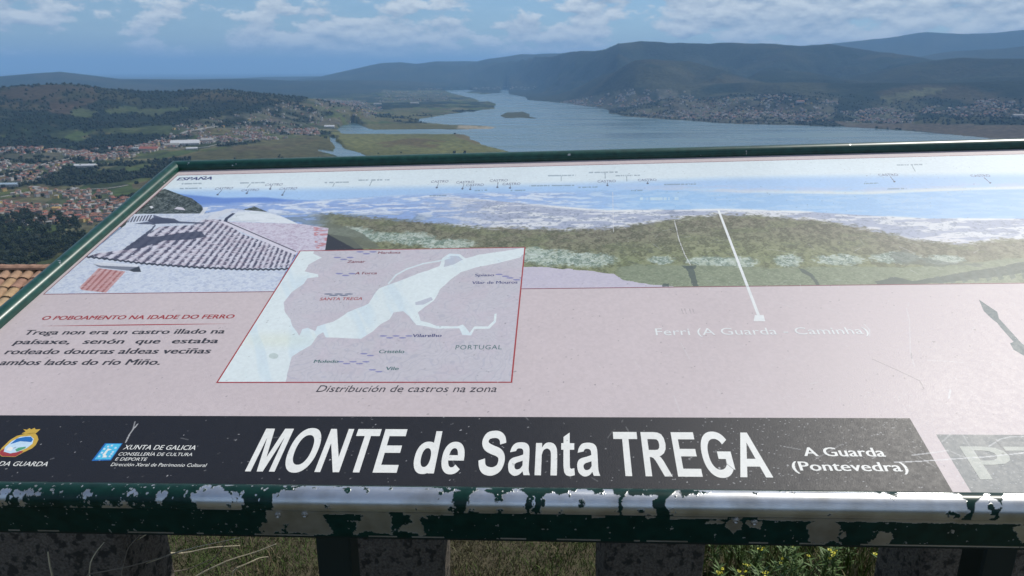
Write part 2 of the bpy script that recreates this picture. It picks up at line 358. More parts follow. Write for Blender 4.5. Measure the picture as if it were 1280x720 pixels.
def terrain_material():
    m, nt, b = mat_new('land', rough=1.0, spec=0.05); L = nt.links.new
    at = NN(nt, 'ShaderNodeAttribute', attribute_name='tone'); tc = NN(nt, 'ShaderNodeTexCoord')
    vo = NN(nt, 'ShaderNodeTexVoronoi'); vo.inputs['Scale'].default_value = 1 / 85.; vo.inputs['Randomness'].default_value = .9
    mp = NN(nt, 'ShaderNodeMapping'); mp.inputs['Scale'].default_value = (1, .55, .2); mp.inputs['Rotation'].default_value = (0, 0, .5)
    L(tc.outputs['Object'], mp.inputs[0]); L(mp.outputs[0], vo.inputs['Vector'])
    cr = NN(nt, 'ShaderNodeValToRGB'); cr.color_ramp.interpolation = 'CONSTANT'
    cols = [(0, (.035,.045,.02)), (.18, (.075,.09,.03)), (.36, (.11,.095,.05)), (.5, (.05,.075,.025)), (.66, (.13,.12,.07)), (.78, (.025,.035,.018)), (.9, (.09,.07,.045))]
    e = cr.color_ramp.elements
    while len(e) < len(cols): e.new(.5)
    for k, (p, c) in enumerate(cols): e[k].position = p; e[k].color = (*c, 1)
    sp = NN(nt, 'ShaderNodeSeparateColor'); L(vo.outputs['Color'], sp.inputs[0]); L(sp.outputs[0], cr.inputs['Fac'])
    pa = NN(nt, 'ShaderNodeAttribute', attribute_name='parcel')
    pm = NN(nt, 'ShaderNodeMath', operation='MULTIPLY'); pm.inputs[1].default_value = .7; L(pa.outputs['Fac'], pm.inputs[0])
    mx = NN(nt, 'ShaderNodeMix', data_type='RGBA'); L(pm.outputs[0], mx.inputs['Factor']); L(at.outputs['Color'], mx.inputs['A']); L(cr.outputs['Color'], mx.inputs['B'])
    no = NN(nt, 'ShaderNodeTexNoise'); no.inputs['Scale'].default_value = 1 / 28.; no.inputs['Detail'].default_value = 5; L(tc.outputs['Object'], no.inputs['Vector'])
    mr = NN(nt, 'ShaderNodeMapRange'); mr.inputs['From Min'].default_value = .3; mr.inputs['From Max'].default_value = .7; mr.inputs['To Min'].default_value = .6; mr.inputs['To Max'].default_value = 1.45
    L(no.outputs['Fac'], mr.inputs['Value'])
    mu = NN(nt, 'ShaderNodeVectorMath', operation='SCALE'); L(mx.outputs['Result'], mu.inputs[0]); L(mr.outputs[0], mu.inputs['Scale'])
    L(mu.outputs[0], b.inputs['Base Color'])
    n2_ = NN(nt, 'ShaderNodeTexNoise'); n2_.inputs['Scale'].default_value = 1 / 45.; n2_.inputs['Detail'].default_value = 5; L(tc.outputs['Object'], n2_.inputs['Vector'])
    bp = NN(nt, 'ShaderNodeBump'); bp.inputs['Strength'].default_value = .8; bp.inputs['Distance'].default_value = 18.0
    gm = NN(nt, 'ShaderNodeMath', operation='MULTIPLY'); fo = NN(nt, 'ShaderNodeAttribute', attribute_name='wood'); L(fo.outputs['Fac'], gm.inputs[0]); L(n2_.outputs['Fac'], gm.inputs[1])
    L(gm.outputs[0], bp.inputs['Height']); L(bp.outputs[0], b.inputs['Normal'])
    return m
nr, na = GX.shape
idx = np.arange(nr * na).reshape(nr, na); nxt = np.roll(idx, -1, 1)
Q = np.stack([idx[:-1], nxt[:-1], nxt[1:], idx[1:]], -1).reshape(-1, 4)[:, ::-1]
me = fast_mesh('ground', np.stack([GX, GY, GZ], -1).reshape(-1, 3), Q, terrain_material(), GC.reshape(-1, 3), smooth=True)
for nm, arr in (('parcel', parcel), ('wood', forest)):
    a = me.attributes.new(nm, 'FLOAT', 'POINT'); a.data.foreach_set('value', arr.ravel().astype(np.float32))
link(bpy.data.objects.new('ground', me), kind='structure')

def water_material():
    m, nt, b = mat_new('estuary_water', (.035,.075,.085), .16, spec=.5); L = nt.links.new
    tc = NN(nt, 'ShaderNodeTexCoord'); mp = NN(nt, 'ShaderNodeMapping'); mp.inputs['Rotation'].default_value = (0, 0, .35); mp.inputs['Scale'].default_value = (.0012, .006, 1)
    L(tc.outputs['Object'], mp.inputs[0])
    no = NN(nt, 'ShaderNodeTexNoise'); no.inputs['Scale'].default_value = 1; no.inputs['Detail'].default_value = 6; L(mp.outputs[0], no.inputs['Vector'])
    mr = NN(nt, 'ShaderNodeMapRange'); mr.inputs['From Min'].default_value = .35; mr.inputs['From Max'].default_value = .65; mr.inputs['To Min'].default_value = .14; mr.inputs['To Max'].default_value = .36
    L(no.outputs['Fac'], mr.inputs['Value']); L(mr.outputs[0], b.inputs['Roughness'])
    cr = NN(nt, 'ShaderNodeValToRGB'); e = cr.color_ramp.elements; e[0].position = .3; e[1].position = .7; e[0].color = (.045,.10,.13,1); e[1].color = (.075,.135,.14,1)
    L(no.outputs['Fac'], cr.inputs['Fac']); L(cr.outputs[0], b.inputs['Base Color'])
    n2_ = NN(nt, 'ShaderNodeTexNoise'); n2_.inputs['Scale'].default_value = .12; n2_.inputs['Detail'].default_value = 4; L(tc.outputs['Object'], n2_.inputs['Vector'])
    bp = NN(nt, 'ShaderNodeBump'); bp.inputs['Strength'].default_value = .5; bp.inputs['Distance'].default_value = 1.2; L(n2_.outputs['Fac'], bp.inputs['Height']); L(bp.outputs[0], b.inputs['Normal'])
    return m
mesh_obj('water', [(-9000, 1500, SEA), (12000, 1500, SEA), (12000, 16000, SEA), (-9000, 16000, SEA)], [(0, 1, 2, 3)], water_material(), kind='structure')

# ------------------------------------------------------------------ the information board
BR = np.array([[.99656908, .06328381, -.05334076], [-.07523572, .96125494, -.26519526], [.0344915, .26829853, .96271815]])
BO = np.array([0, .92406352, 1.02663381])
def bu(px, py, w=0.0):
    """view pixel -> (u, v) on the board's face"""
    d = ray(px, py); n = BR[:, 2]; t = ((BO - CAM) @ n + w) / (d @ n); P = CAM + d * t - BO
    return float(P @ BR[:, 0]), float(P @ BR[:, 1])
def b2p(u, v, w=0.0):
    u = np.asarray(u, float); v = np.asarray(v, float)
    return proj(BO + u[..., None] * BR[:, 0] + v[..., None] * BR[:, 1] + np.asarray(w)[..., None] * BR[:, 2])
U0, U1, V0, V1 = -1.069, 1.50, -0.018, 1.207             # inner opening of the frame
M4 = Matrix([[*BR[0], BO[0]], [*BR[1], BO[1]], [*BR[2], BO[2]], [0, 0, 0, 1]])
board = bpy.data.objects.new('information_board', None); board.matrix_world = M4
link(board, None, label='large tilted viewpoint board with pink printed face, title MONTE de Santa TREGA, green frame', category='sign')

# wear shared by everything printed on the face: red = pale scratches, green = dark specks, blue = grain
def wear_image():
    H, W = 1200, 2560; lo_u, hi_u, lo_v, hi_v = -1.08, 1.52, -.02, 1.21
    sc = np.zeros((H, W)); dk = np.zeros((H, W))
    def px(u, v): return (u - lo_u) / (hi_u - lo_u) * W, (v - lo_v) / (hi_v - lo_v) * H
    def seg(img, pts, w, a):
        for (x1, y1), (x2, y2) in zip(pts[:-1], pts[1:]):
            n = int(max(abs(x2 - x1), abs(y2 - y1)) * 1.5) + 2
            t = np.linspace(0, 1, n); xs = x1 + (x2 - x1) * t; ys = y1 + (y2 - y1) * t
            for dx in np.arange(-w, w + .01, .6):
                for dy in np.arange(-w, w + .01, .6):
                    if dx * dx + dy * dy > w * w + .3: continue
                    i = np.clip((ys + dy).astype(int), 0, H - 1); j = np.clip((xs + dx).astype(int), 0, W - 1)
                    img[i, j] = np.maximum(img[i, j], a)
    R = random.Random(5)
    def P(*pts): return [px(*bu(*p)) for p in pts]
    seg(sc, P((1118,577.8),(1150,576.5),(1185,574),(1232,571),(1290,565)), .5, .75)
    seg(sc, P((1140,569),(1165,566),(1185,563)), .6, .5)
    seg(sc, P((1236,558),(1250,549),(1262,546),(1290,545)), .5, .5)
    seg(sc, P((157,553),(163,541),(172,530)), .6, .6); seg(sc, P((166,537),(169,527)), .4, .4)
    seg(dk, P((1245,551),(1252,559),(1262,569),(1280,577)), .5, .5)
    seg(dk, P((1091,449),(1118,461),(1150,476),(1155,486)), .4, .45)
    seg(sc, P((1133,385),(1137,400),(1138,440),(1143,458)), .5, .4); seg(dk, P((1139,441),(1140,448)), .5, .4)
    seg(sc, P((1188,487),(1186,498)), .8, .8); seg(sc, P((1160,450),(1205,453)), .4, .4)
    seg(sc, P((766,240),(767,290)), .5, .6); seg(sc, P((843,275),(849,300),(856,318),(863,331)), .5, .8)
    for x in (852, 856, 862, 866): seg(dk, P((x, 386), (x + 2, 392)), .5, .35)
    seg(sc, P((1080,405),(1087,412),(1087,420)), .6, .6)
    for k in range(520):                                 # random scratches, thicker to the right
        u = lo_u + (hi_u - lo_u) * R.random() ** .6; v = R.random() * 1.2
        a = R.gauss(1.5 if R.random() < .4 else 0, .5); l = R.expovariate(1 / .012)
        p1 = px(u, v); p2 = px(u + math.cos(a) * l, v + math.sin(a) * l)
        seg(sc, [p1, p2], .3 if R.random() < .94 else .6, .08 + .25 * R.random() * (.3 + .7 * (u > .2)))
    for k in range(1500):
        u = lo_u + (hi_u - lo_u) * R.random(); v = R.random() * 1.2; p = px(u, v)
        seg(dk, [p, (p[0] + R.random() * 2, p[1] + R.random() * 2)], .3 if R.random() < .93 else 1.0, .12 + .4 * R.random())
    for k in range(1500):
        u = lo_u + (hi_u - lo_u) * R.random() ** .55; v = R.random() ** 1.5 * 1.2; p = px(u, v)
        seg(sc, [p, (p[0] + R.random() * 1.5, p[1] + R.random())], .2 if R.random() < .93 else .6, .15 + .5 * R.random())
    for k in range(1500):
        u = .25 + .9 * R.random() ** .8; v = R.random() * .2; p = px(u, v); seg(sc, [p, (p[0] + R.random() * 1.2, p[1])], .2, .15 + .55 * R.random())
    y, x = np.mgrid[0:H, 0:W]
    grain = fbm(x / 5., y / 5., 140, 3) * .6 + fbm(x / 160., y / 220., 145, 4) * .4
    return image_from('wear', np.stack([sc, dk, grain], -1), data=True), (lo_u, hi_u, lo_v, hi_v)
WEAR, WB = wear_image()
def print_mat(name, col=None, image=None, rough=.46, fade=1.0):
    m, nt, b = mat_new(name, col or (.5, .5, .5), rough, spec=.32); L = nt.links.new
    tc = NN(nt, 'ShaderNodeTexCoord'); mp = NN(nt, 'ShaderNodeMapping'); mp.vector_type = 'TEXTURE'
    mp.inputs['Location'].default_value = (WB[0], WB[2], 0); mp.inputs['Scale'].default_value = (WB[1] - WB[0], WB[3] - WB[2], 1)
    L(tc.outputs['Object'], mp.inputs[0])
    wi = NN(nt, 'ShaderNodeTexImage', image=WEAR); wi.extension = 'EXTEND'; L(mp.outputs[0], wi.inputs[0])
    sp = NN(nt, 'ShaderNodeSeparateColor'); L(wi.outputs[0], sp.inputs[0])
    if image is not None:
        uvn = NN(nt, 'ShaderNodeUVMap'); ti = NN(nt, 'ShaderNodeTexImage', image=image); ti.extension = 'EXTEND'; L(uvn.outputs[0], ti.inputs[0]); src = ti.outputs[0]
    else:
        rgb = NN(nt, 'ShaderNodeRGB'); rgb.outputs[0].default_value = (*col, 1); src = rgb.outputs[0]
    mr = NN(nt, 'ShaderNodeMapRange'); mr.inputs['To Min'].default_value = .88 * fade; mr.inputs['To Max'].default_value = 1.12 * fade; L(sp.outputs[2], mr.inputs['Value'])
    mu = NN(nt, 'ShaderNodeVectorMath', operation='SCALE'); L(src, mu.inputs[0]); L(mr.outputs[0], mu.inputs['Scale'])
    m1 = NN(nt, 'ShaderNodeMix', data_type='RGBA'); L(sp.outputs[0], m1.inputs['Factor']); L(mu.outputs[0], m1.inputs['A']); m1.inputs['B'].default_value = (.62, .62, .62, 1)
    m2 = NN(nt, 'ShaderNodeMix', data_type='RGBA'); L(sp.outputs[1], m2.inputs['Factor']); L(m1.outputs['Result'], m2.inputs['A']); m2.inputs['B'].default_value = (.10, .10, .10, 1)
    L(m2.outputs['Result'], b.inputs['Base Color'])
    r2 = NN(nt, 'ShaderNodeMapRange'); r2.inputs['To Min'].default_value = rough - .06; r2.inputs['To Max'].default_value = rough + .10; L(sp.outputs[2], r2.inputs['Value']); L(r2.outputs[0], b.inputs['Roughness'])
    no = NN(nt, 'ShaderNodeTexNoise'); no.inputs['Scale'].default_value = 420; no.inputs['Detail'].default_value = 3; L(tc.outputs['Object'], no.inputs['Vector'])
    bp = NN(nt, 'ShaderNodeBump'); bp.inputs['Strength'].default_value = .35; bp.inputs['Distance'].default_value = .0006; L(no.outputs['Fac'], bp.inputs['Height']); L(bp.outputs[0], b.inputs['Normal'])
    return m
PINK = (.525, .455, .46)
M_PINK = print_mat('printed_pink', PINK); M_BLACK = print_mat('printed_black', (.014, .015, .020)); M_WHITE = print_mat('printed_white', (.74, .74, .70))
M_RED = print_mat('printed_red', (.33, .045, .05)); M_DARK = print_mat('printed_dark_text', (.045, .045, .055)); M_NAVY = print_mat('printed_navy', (.05, .06, .17)); M_TEAL = print_mat('printed_teal', (.07, .15, .15))
M_PALE = print_mat('printed_pale', (.68, .70, .69)); M_SMOKE = print_mat('printed_smoke', (.185, .20, .205)); M_SPEAR = print_mat('printed_spear', (.085, .125, .14)); M_CREAM = print_mat('printed_cream', (.40, .42, .38))
M_GREYT = print_mat('printed_grey', (.25, .30, .33)); M_MAROON = print_mat('printed_maroon', (.20, .06, .08))
M_CAPT = print_mat('printed_caption', (.16, .17, .25)); M_CYAN = print_mat('printed_cyan', (.08, .46, .68)); M_BLUE = print_mat('printed_blue', (.02, .14, .42)); M_GOLD = print_mat('printed_gold', (.55, .36, .06)); M_SKYW = print_mat('printed_sky_white', (.50, .66, .78)); M_GREEN = print_mat('printed_green', (.08, .32, .18))

def flat(name, pts, mat, w, parent=board, uvs=None):
    return mesh_obj(name, [(p[0], p[1], w) for p in pts], [tuple(range(len(pts)))], mat, parent, uv=uvs)
def pxflat(name, pts, mat, w, parent=board): return flat(name, [bu(*p) for p in pts][::-1], mat, w, parent)
LW = .00005                                               # thickness step between printed films

# --- the face panel (laminated sheet) and its core
v_, f_ = box(U0 - .004, U1 + .004, V0 - .004, V1 + .004, -.014, 0.0)
face = mesh_obj('face_panel', v_, f_, M_PINK, board)

# --- printed photograph
PU0, PU1, PV0, PV1 = -1.0600, 1.488, .5275, 1.1735
def lerp(img, mask, col): img[:] = img * (1 - mask[..., None]) + np.array(col) / 255. * mask[..., None]
def photo_print():
    W, H = 3072, 780
    vv, uu = np.meshgrid(PV0 + (PV1 - PV0) * (np.arange(H) + .5) / H, PU0 + (PU1 - PU0) * (np.arange(W) + .5) / W, indexing='ij')
    X, Y = b2p(uu, vv)
    img = np.zeros((H, W, 3)); img[:] = np.array([222, 234, 238]) / 255
    n = fbm(uu * 60, vv * 150, 200, 4); nf = fbm(uu * 260, vv * 500, 205, 3); nw = fbm(uu * 25, vv * 90, 210, 4); ns = fbm(uu * 14, vv * 30, 215, 4)
    nb = fbm(uu * 130, vv * 170, 220, 4, .65)
    nbush = fbm(uu * 95, vv * 70, 260, 5, .7)
    ip = lambda pts: np.interp(X, [p[0] for p in pts], [p[1] for p in pts])
    hz = ip([(200,237),(330,236),(520,233),(640,231),(800,226),(900,222),(1000,220),(1280,217),(1400,216)])
    m = ss(-4, 6, Y - hz); lerp(img, m, (172, 204, 238))
    # far blue ranges and speckled plain
    r1 = ip([(200,240),(235,243),(280,247),(330,246),(360,249),(420,252),(520,256),(600,262)])
    lerp(img, ss(-1, 2, Y - r1) * (1 - ss(470, 620, X)) * .9, (104, 140, 208))
    r2 = ip([(230,256),(300,254),(400,250),(520,243),(640,240),(800,238)])
    pl = ss(-2, 3, Y - r2) * (1 - ss(760, 860, X)); lerp(img, pl * .8, (160, 184, 224))
    lerp(img, pl * ss(.47, .62, nw) * .8, (228, 234, 240)); lerp(img, pl * ss(.55, .68, n) * .6, (150, 168, 205))
    lerp(img, ss(265, 272, Y) * (1 - ss(500, 560, X)) * ss(.42, .5, nw) * .7, (104, 126, 148))
    # right: far bank, sand line, wide river
    fb = ss(820, 900, X); bank = ip([(700,236),(860,238),(930,241),(1080,243),(1170,239),(1280,236),(1400,234)])
    lerp(img, ss(700, 900, X) * ss(-12, -2, Y - bank) * (1 - ss(0, 1.5, Y - bank)) * ss(.35, .6, nw) * .8, (190, 202, 226))
    lerp(img, np.exp(-((Y - bank + 1.5) / 2.2) ** 2) * ss(760, 1080, X) * .7, (226, 232, 222))
    near = ip([(560,246),(700,258),(760,263),(800,262),(860,262),(900,261),(1000,264),(1100,270),(1160,273),(1280,273),(1400,272)])
    rv = ss(-.5, 1.5, Y - bank) * ss(640, 860, X); lerp(img, rv, (158, 196, 232))
    lerp(img, rv * ss(.45, .65, nw) * .35, (196, 220, 238))
    # near shore: lilac land with bright sand
    sh = ss(-.5, 1, Y - near) * ss(520, 640, X); lerp(img, sh, (172, 180, 200))
    lerp(img, sh * ss(.50, .60, nw) * .85, (226, 228, 230)); lerp(img, sh * ss(.54, .66, nb) * .55, (128, 140, 158))
    sand = np.exp(-((Y - near - 1) / 1.6) ** 2) * ss(.42, .52, ns) * ss(640, 700, X); lerp(img, sand * .9, (236, 238, 236))
    s2 = np.exp(-((Y - ip([(860,268),(960,274),(1080,285),(1200,300),(1280,306),(1400,312)])) / 6.5) ** 2) * ss(900, 1080, X); lerp(img, s2 * ss(.40, .55, nw) * .9, (222, 222, 226))
    # scrub hillside
    top = ip([(380,264),(420,268),(500,275),(600,284),(700,287),(760,285),(800,280),(850,272),(900,268),(960,270),(1040,277),(1100,290),(1150,301),(1210,305),(1250,298),(1300,300),(1400,310)]) + (n - .5) * 6
    hs = ss(-2.5, 3.5, Y - top + (nb - .5) * 7) * ss(380, 430, X); lerp(img, hs, (118, 114, 100)); lerp(img, hs * ss(6, 50, Y - top), (128, 136, 98))
    lerp(img, hs * ss(.46, .58, nbush) * .55, (74, 80, 64)); lerp(img, hs * ss(.42, .32, nbush) * 0 + hs * (1 - ss(.36, .46, nbush)) * .35, (156, 160, 130)); lerp(img, hs * ss(.52, .66, nf) * .45, (160, 164, 136)); lerp(img, hs * ss(.5, .7, ns) * .35, (134, 146, 104))
    lerp(img, hs * ss(.55, .7, nb) * ss(.45, .6, ns) * .5, (84, 92, 84))
    # silvery bushes
    for cx, cy, rx, ry in ((415,292,30,8),(440,290,30,7),(515,298,32,9),(475,296,24,7),(560,305,40,7),(690,322,45,11),(735,325,38,10),(665,318,20,10),(826,325,18,6),(885,327,30,7),(920,328,30,8),(985,326,20,9),(1050,325,35,8),(1120,322,35,8),(1180,325,30,7)):
        d = ((X - cx) / rx) ** 2 + ((Y - cy) / ry) ** 2; mk = ss(1.1, .5, d + (nb - .5) * 1.2) if False else 1 - ss(.4, 1.1, d + (nb - .5) * 1.4)
        lerp(img, mk * .75, (182, 196, 184)); lerp(img, mk * ss(.44, .56, nbush) * .85, (112, 132, 118)); lerp(img, mk * ss(.55, .66, nf) * .7, (216, 224, 218))
    # lawn in front, right of the path
    lawn = ip([(640,345),(768,334),(790,331),(850,331),(960,335),(1080,333),(1150,334),(1280,322),(1400,312)]) + (n - .5) * 4
    lm = ss(-1, 1.5, Y - lawn) * ss(765, 780, X); lerp(img, lm, (134, 144, 120)); lerp(img, lm * ss(.5, .62, nb) * .5, (108, 122, 98)); lerp(img, lm * ss(.55, .7, nf) * .5, (166, 178, 150))
    pathm = inpoly(X, Y + (n - .5) * 3, [(640,333),(672,334),(735,338),(768,343),(778,350),(800,354),(842,358),(842,372),(640,372)]).astype(float); lerp(img, pathm, (202, 196, 208)); lerp(img, pathm * ss(.5, .65, nf) * .4, (186, 180, 200))
    # shadows that are part of the printed picture
    for p, a in (([(1094,352),(1118,346),(1140,351),(1180,345),(1225,337),(1290,326),(1330,318),(1330,332),(1280,341),(1230,348),(1180,353.5),(1120,356),(1096,356)], .75),
                 ([(857,333),(866,332),(873,358),(866,358)], .8), ([(852,332),(872,332),(868,336),(856,336)], .7), ([(828,354),(836,354),(836,358.5),(828,358.5)], .8),
                 ([(998,335),(1006,337),(1016,343),(1025,356),(1021,357),(1013,346),(1003,341)], .7)):
        lerp(img, inpoly(X + (n - .5) * 4, Y + (n - .5) * 2, p) * a, (70, 86, 84))
    for k in range(9):
        x = 1168 + k * 15; lerp(img, inpoly(X, Y, [(x, 346 - k * 1.9), (x + 5, 345 - k * 1.9), (x + 12, 354 - k * 1.2), (x + 6, 356 - k)]) * .7, (92, 108, 102))
    lerp(img, inpoly(X, Y + (n - .5) * 5, [(1110,318),(1130,312),(1150,322),(1170,326),(1230,330),(1225,333),(1160,332),(1120,328)]) * .6, (92, 104, 98))
    # ---- left: tiled farmhouse roof
    q = lambda *pts: [(60 + a / 3.556, 250 + c / 3.556) for a, c in pts]
    nwob = (nb - .5) * 2.2
    tree = inpoly(X + nwob * 2, Y + nwob, [(150,262),(195,238),(206,236),(225,243),(240,248),(252,257),(256,266),(300,264),(318,258),(330,263),(345,270),(345,300),(150,300)]) .astype(float)
    lerp(img, tree * (1 - ss(420, 430, X)), (48, 60, 60)); lerp(img, tree * ss(.42, .60, nbush) * .75, (106, 116, 112)); lerp(img, tree * ss(.60, .66, nf) * .6, (150, 160, 165))
    dk = inpoly(X, Y, q((1240,150),(1340,165),(1400,215),(1400,245),(1225,245))).astype(float); lerp(img, dk, (58, 62, 70))
    lerp(img, inpoly(X + nwob, Y + nwob, q((1240,100),(1330,120),(1400,150),(1480,215),(1360,215),(1240,150))) * .8, (112, 118, 104))
    body = inpoly(X, Y, q((-20,420),(170,255),(215,215),(345,110),(370,62),(690,60),(820,40),(1000,55),(1110,105),(1247,125),(1232,222),(1110,222),(1060,310),(1000,420))).astype(float)
    lerp(img, body, (208, 216, 228)); lerp(img, body * ss(.5, .62, nb) * .5, (170, 182, 208)); lerp(img, body * ss(.56, .66, nf) * .45, (232, 236, 240))
    wallm = inpoly(X, Y, q((800,92),(840,56),(900,50),(960,52),(1050,78),(1112,106))).astype(float); lerp(img, wallm, (226, 232, 236)); lerp(img, wallm * ss(.52, .62, nw) * .35, (190, 200, 205))
    rr = inpoly(X, Y, q((790,98),(1120,106),(1247,125),(1232,222),(1112,236),(1060,215),(900,140))).astype(float)
    lerp(img, rr, (206, 200, 214)); lerp(img, rr * ss(.5, .6, nb) * .5, (170, 150, 172)); lerp(img, rr * ss(.56, .64, nf) * .5, (228, 226, 234)); lerp(img, rr * ss(.55, .62, n) * inpoly(X, Y, q((1180,120),(1247,125),(1232,222),(1190,222))), (196, 142, 148))
    # main tiled slope: ribs fanning from the ridge
    mp_ = inpoly(X, Y, q((440,150),(500,118),(640,112),(700,84),(780,88),(860,150),(1105,238),(1068,300),(900,305),(600,298),(420,284),(300,268),(175,250),(230,235),(330,222))).astype(float)
    ax, ay = q((1330,-520))[0]                            # where the ribs would meet
    ang = np.arctan2(X - ax, Y - ay)
    rib = np.sin(ang * 250 + (nb - .5) * 3.4); lerp(img, mp_, (192, 192, 204)); lerp(img, mp_ * ss(-.1, .7, rib) * .92, (74, 74, 94)); lerp(img, mp_ * ss(-.2, -.8, rib) * .6 if False else mp_ * (1 - ss(-.95, -.3, rib)) * .7, (228, 224, 232))
    lerp(img, mp_ * ss(.50, .62, n) * .35, (176, 156, 168)); lerp(img, mp_ * (ss(.56, .64, nb)) * .7, (224, 222, 232))
    shd = inpoly(X + nwob, Y + nwob * .6, q((440,106),(590,100),(560,82),(470,78),(440,92),(480,108),(430,150),(330,222),(420,212),(520,180),(640,176),(700,162),(680,138),(560,150),(470,165),(440,160),(480,112))).astype(float); lerp(img, shd * .85, (66, 72, 92))
    eave = np.abs(Y - ip([(109,321),(140,324.5),(176,329),(200,331),(250,334.5),(300,336.5),(340,336.8),(361,336)]) + np.sin(X * .95) * .6) < 1.1; lerp(img, (eave & (X > 107) & (X < 361)) * 1.0, (62, 70, 84))
    rid = inpoly(X, Y, q((765,98),(790,90),(900,135),(1110,232),(1100,244),(1060,228),(880,150))).astype(float); lerp(img, rid, (218, 214, 224)); lerp(img, (np.abs((Y - 277) - (X - 283) * .43) < .7) * (X > 283) * (X < 370) * 1., (98, 94, 110))
    lerp(img, inpoly(X, Y, q((780,95),(788,80),(820,58),(832,60),(800,84),(796,98))) * 1., (62, 70, 92)); lerp(img, inpoly(X, Y, q((700,90),(720,70),(790,40),(830,38),(810,52),(740,84))) * .9, (214, 218, 226))
    lerp(img, inpoly(X, Y, q((668,70),(690,40),(706,30),(712,34),(690,66))) * .9, (220, 224, 230))
    st = inpoly(X, Y, q((350,100),(372,74),(468,66),(462,90))).astype(float); lerp(img, st * ss(-.1, .3, np.sin(X * 1.75 + Y * .9)), (84, 84, 104))
    lerp(img, inpoly(X, Y, q((468,66),(560,94),(690,100),(692,106),(560,104),(440,108),(380,106),(470,92))) * .85, (74, 82, 104))
    lerp(img, inpoly(X, Y, q((560,40),(575,30),(600,34),(612,46))) * .9, (220, 216, 226)); lerp(img, inpoly(X, Y, q((450,28),(462,26),(470,34),(458,38))) * .9, (226, 228, 232))
    rp = inpoly(X, Y, q((140,388),(225,303),(345,318),(258,412),(150,400))).astype(float); lerp(img, rp, (204, 160, 158)); lerp(img, rp * ss(0, .6, np.sin((X + (Y - 336) * .95) * .86)) * .8, (158, 100, 98)); lerp(img, rp * ss(.55, .7, nb) * .5, (222, 206, 208))
    lerp(img, inpoly(X, Y, q((200,284),(240,280),(400,296),(414,318),(395,318),(230,300))) * .9, (118, 124, 138)); lerp(img, inpoly(X, Y, q((200,284),(250,276),(400,288),(400,298),(235,292))) * .9, (222, 226, 232)); lerp(img, inpoly(X, Y, q((360,312),(405,294),(414,320),(380,320))) * .9, (54, 62, 72))
    # unreadably small captions and pointer lines
    g = (120, 138, 150)
    for x0, x1, y in ((300,331,228.5),(404,436,228),(448,487,225),(685,720,219.4),(735,772,215.4),(769,800,219.4),(662,718,232),(723,747,234),(830,870,230.4),(1121,1153,206),(1080,1098,229.2),(1109,1133,236),(593,609,238),(638,658,238),(537,558,244.5),(227,252,229.5),(224,252,235.5),(789,806,238)):
        t = (X - x0) / (x1 - x0); yy = y + (.5 - t) * .6
        lerp(img, (np.abs(Y - yy) < .8) * (t > 0) * (t < 1) * (vnoise(X * 1.1, X * 0 + y, 3) > .32) * .55, g)
    for (xa, ya), (xb, yb), c, r in (((546,234.5),(548,229),0,1),((578,236),(580,230),0,1),((587.7,236.7),(588.5,233),0,1),((621.7,234),(622.5,228),0,1),((637.5,235),(638,232),0,1),((759.3,231.7),(759.3,229),0,1),((809.5,229.3),(809.5,227),0,1),((1118,227),(1113,221),0,1),((1237.8,228.6),(1230,222),0,1),((272,243.3),(277,238),0,1),((308.4,241.6),(310,239.5),0,1),((337.6,236.2),(339,233),0,1),((352.9,243.8),(356,238.5),0,1),((701.5,226),(701.5,220.5),1,0),((756.5,223),(756.3,216.5),1,0),((783.5,226.5),(783.3,220.5),1,0),((416,233),(418,229),1,0),((462,232),(465,226),1,0),((309,234.5),(313,230),1,0),((1144,214),(1140,207),1,0)):
        L2 = (xb - xa) ** 2 + (yb - ya) ** 2; t = np.clip(((X - xa) * (xb - xa) + (Y - ya) * (yb - ya)) / L2, 0, 1); d = np.hypot(X - xa - t * (xb - xa), Y - ya - t * (yb - ya))
        lerp(img, (d < .45) * .7, g if c else (96, 100, 116))
        if r: lerp(img, (np.hypot((X - xa) / 1.5, Y - ya) < .95) * .85, (84, 90, 108))
    lerp(img, (np.abs(Y - 248.5) < 1.8) * (X > 800) * (X < 848) * (vnoise(X * .8, X * 0, 9) > .42) * .6, (214, 230, 230))
    return image_from('printed_photo', img)
M_PHOTO = print_mat('printed_photograph', (.5, .5, .5), photo_print(), fade=.83)
flat('printed_photo', [(PU0, PV0), (PU1, PV0), (PU1, PV1), (PU0, PV1)], M_PHOTO, LW, uvs=[(0, 0), (1, 0), (1, 1), (0, 1)])
def strip(name, a, b, wd, mat, w=2 * LW):
    ax, ay = a; bx, by = b; d = math.hypot(bx - ax, by - ay); nx, ny = -(by - ay) / d * wd / 2, (bx - ax) / d * wd / 2
    return flat(name, [(ax - nx, ay - ny), (bx - nx, by - ny), (bx + nx, by + ny), (ax + nx, ay + ny)], mat, w)
rb = MB()
for a, c, wd in (((PU0, PV0), (PU1, PV0), .0026), ((PU0, PV0), (PU0, PV1), .0022), ((PU0, PV1), (PU1, PV1), .0030)):
    ax, ay = a; bx, by = c; o = wd / 2
    rb.add(([(ax - o, ay - o, 2 * LW), (bx + o, ay - o, 2 * LW), (bx + o, by + o, 2 * LW), (ax - o, by + o, 2 * LW)], [(0, 1, 2, 3)]))
rb.obj('photo_border', M_MAROON, board)

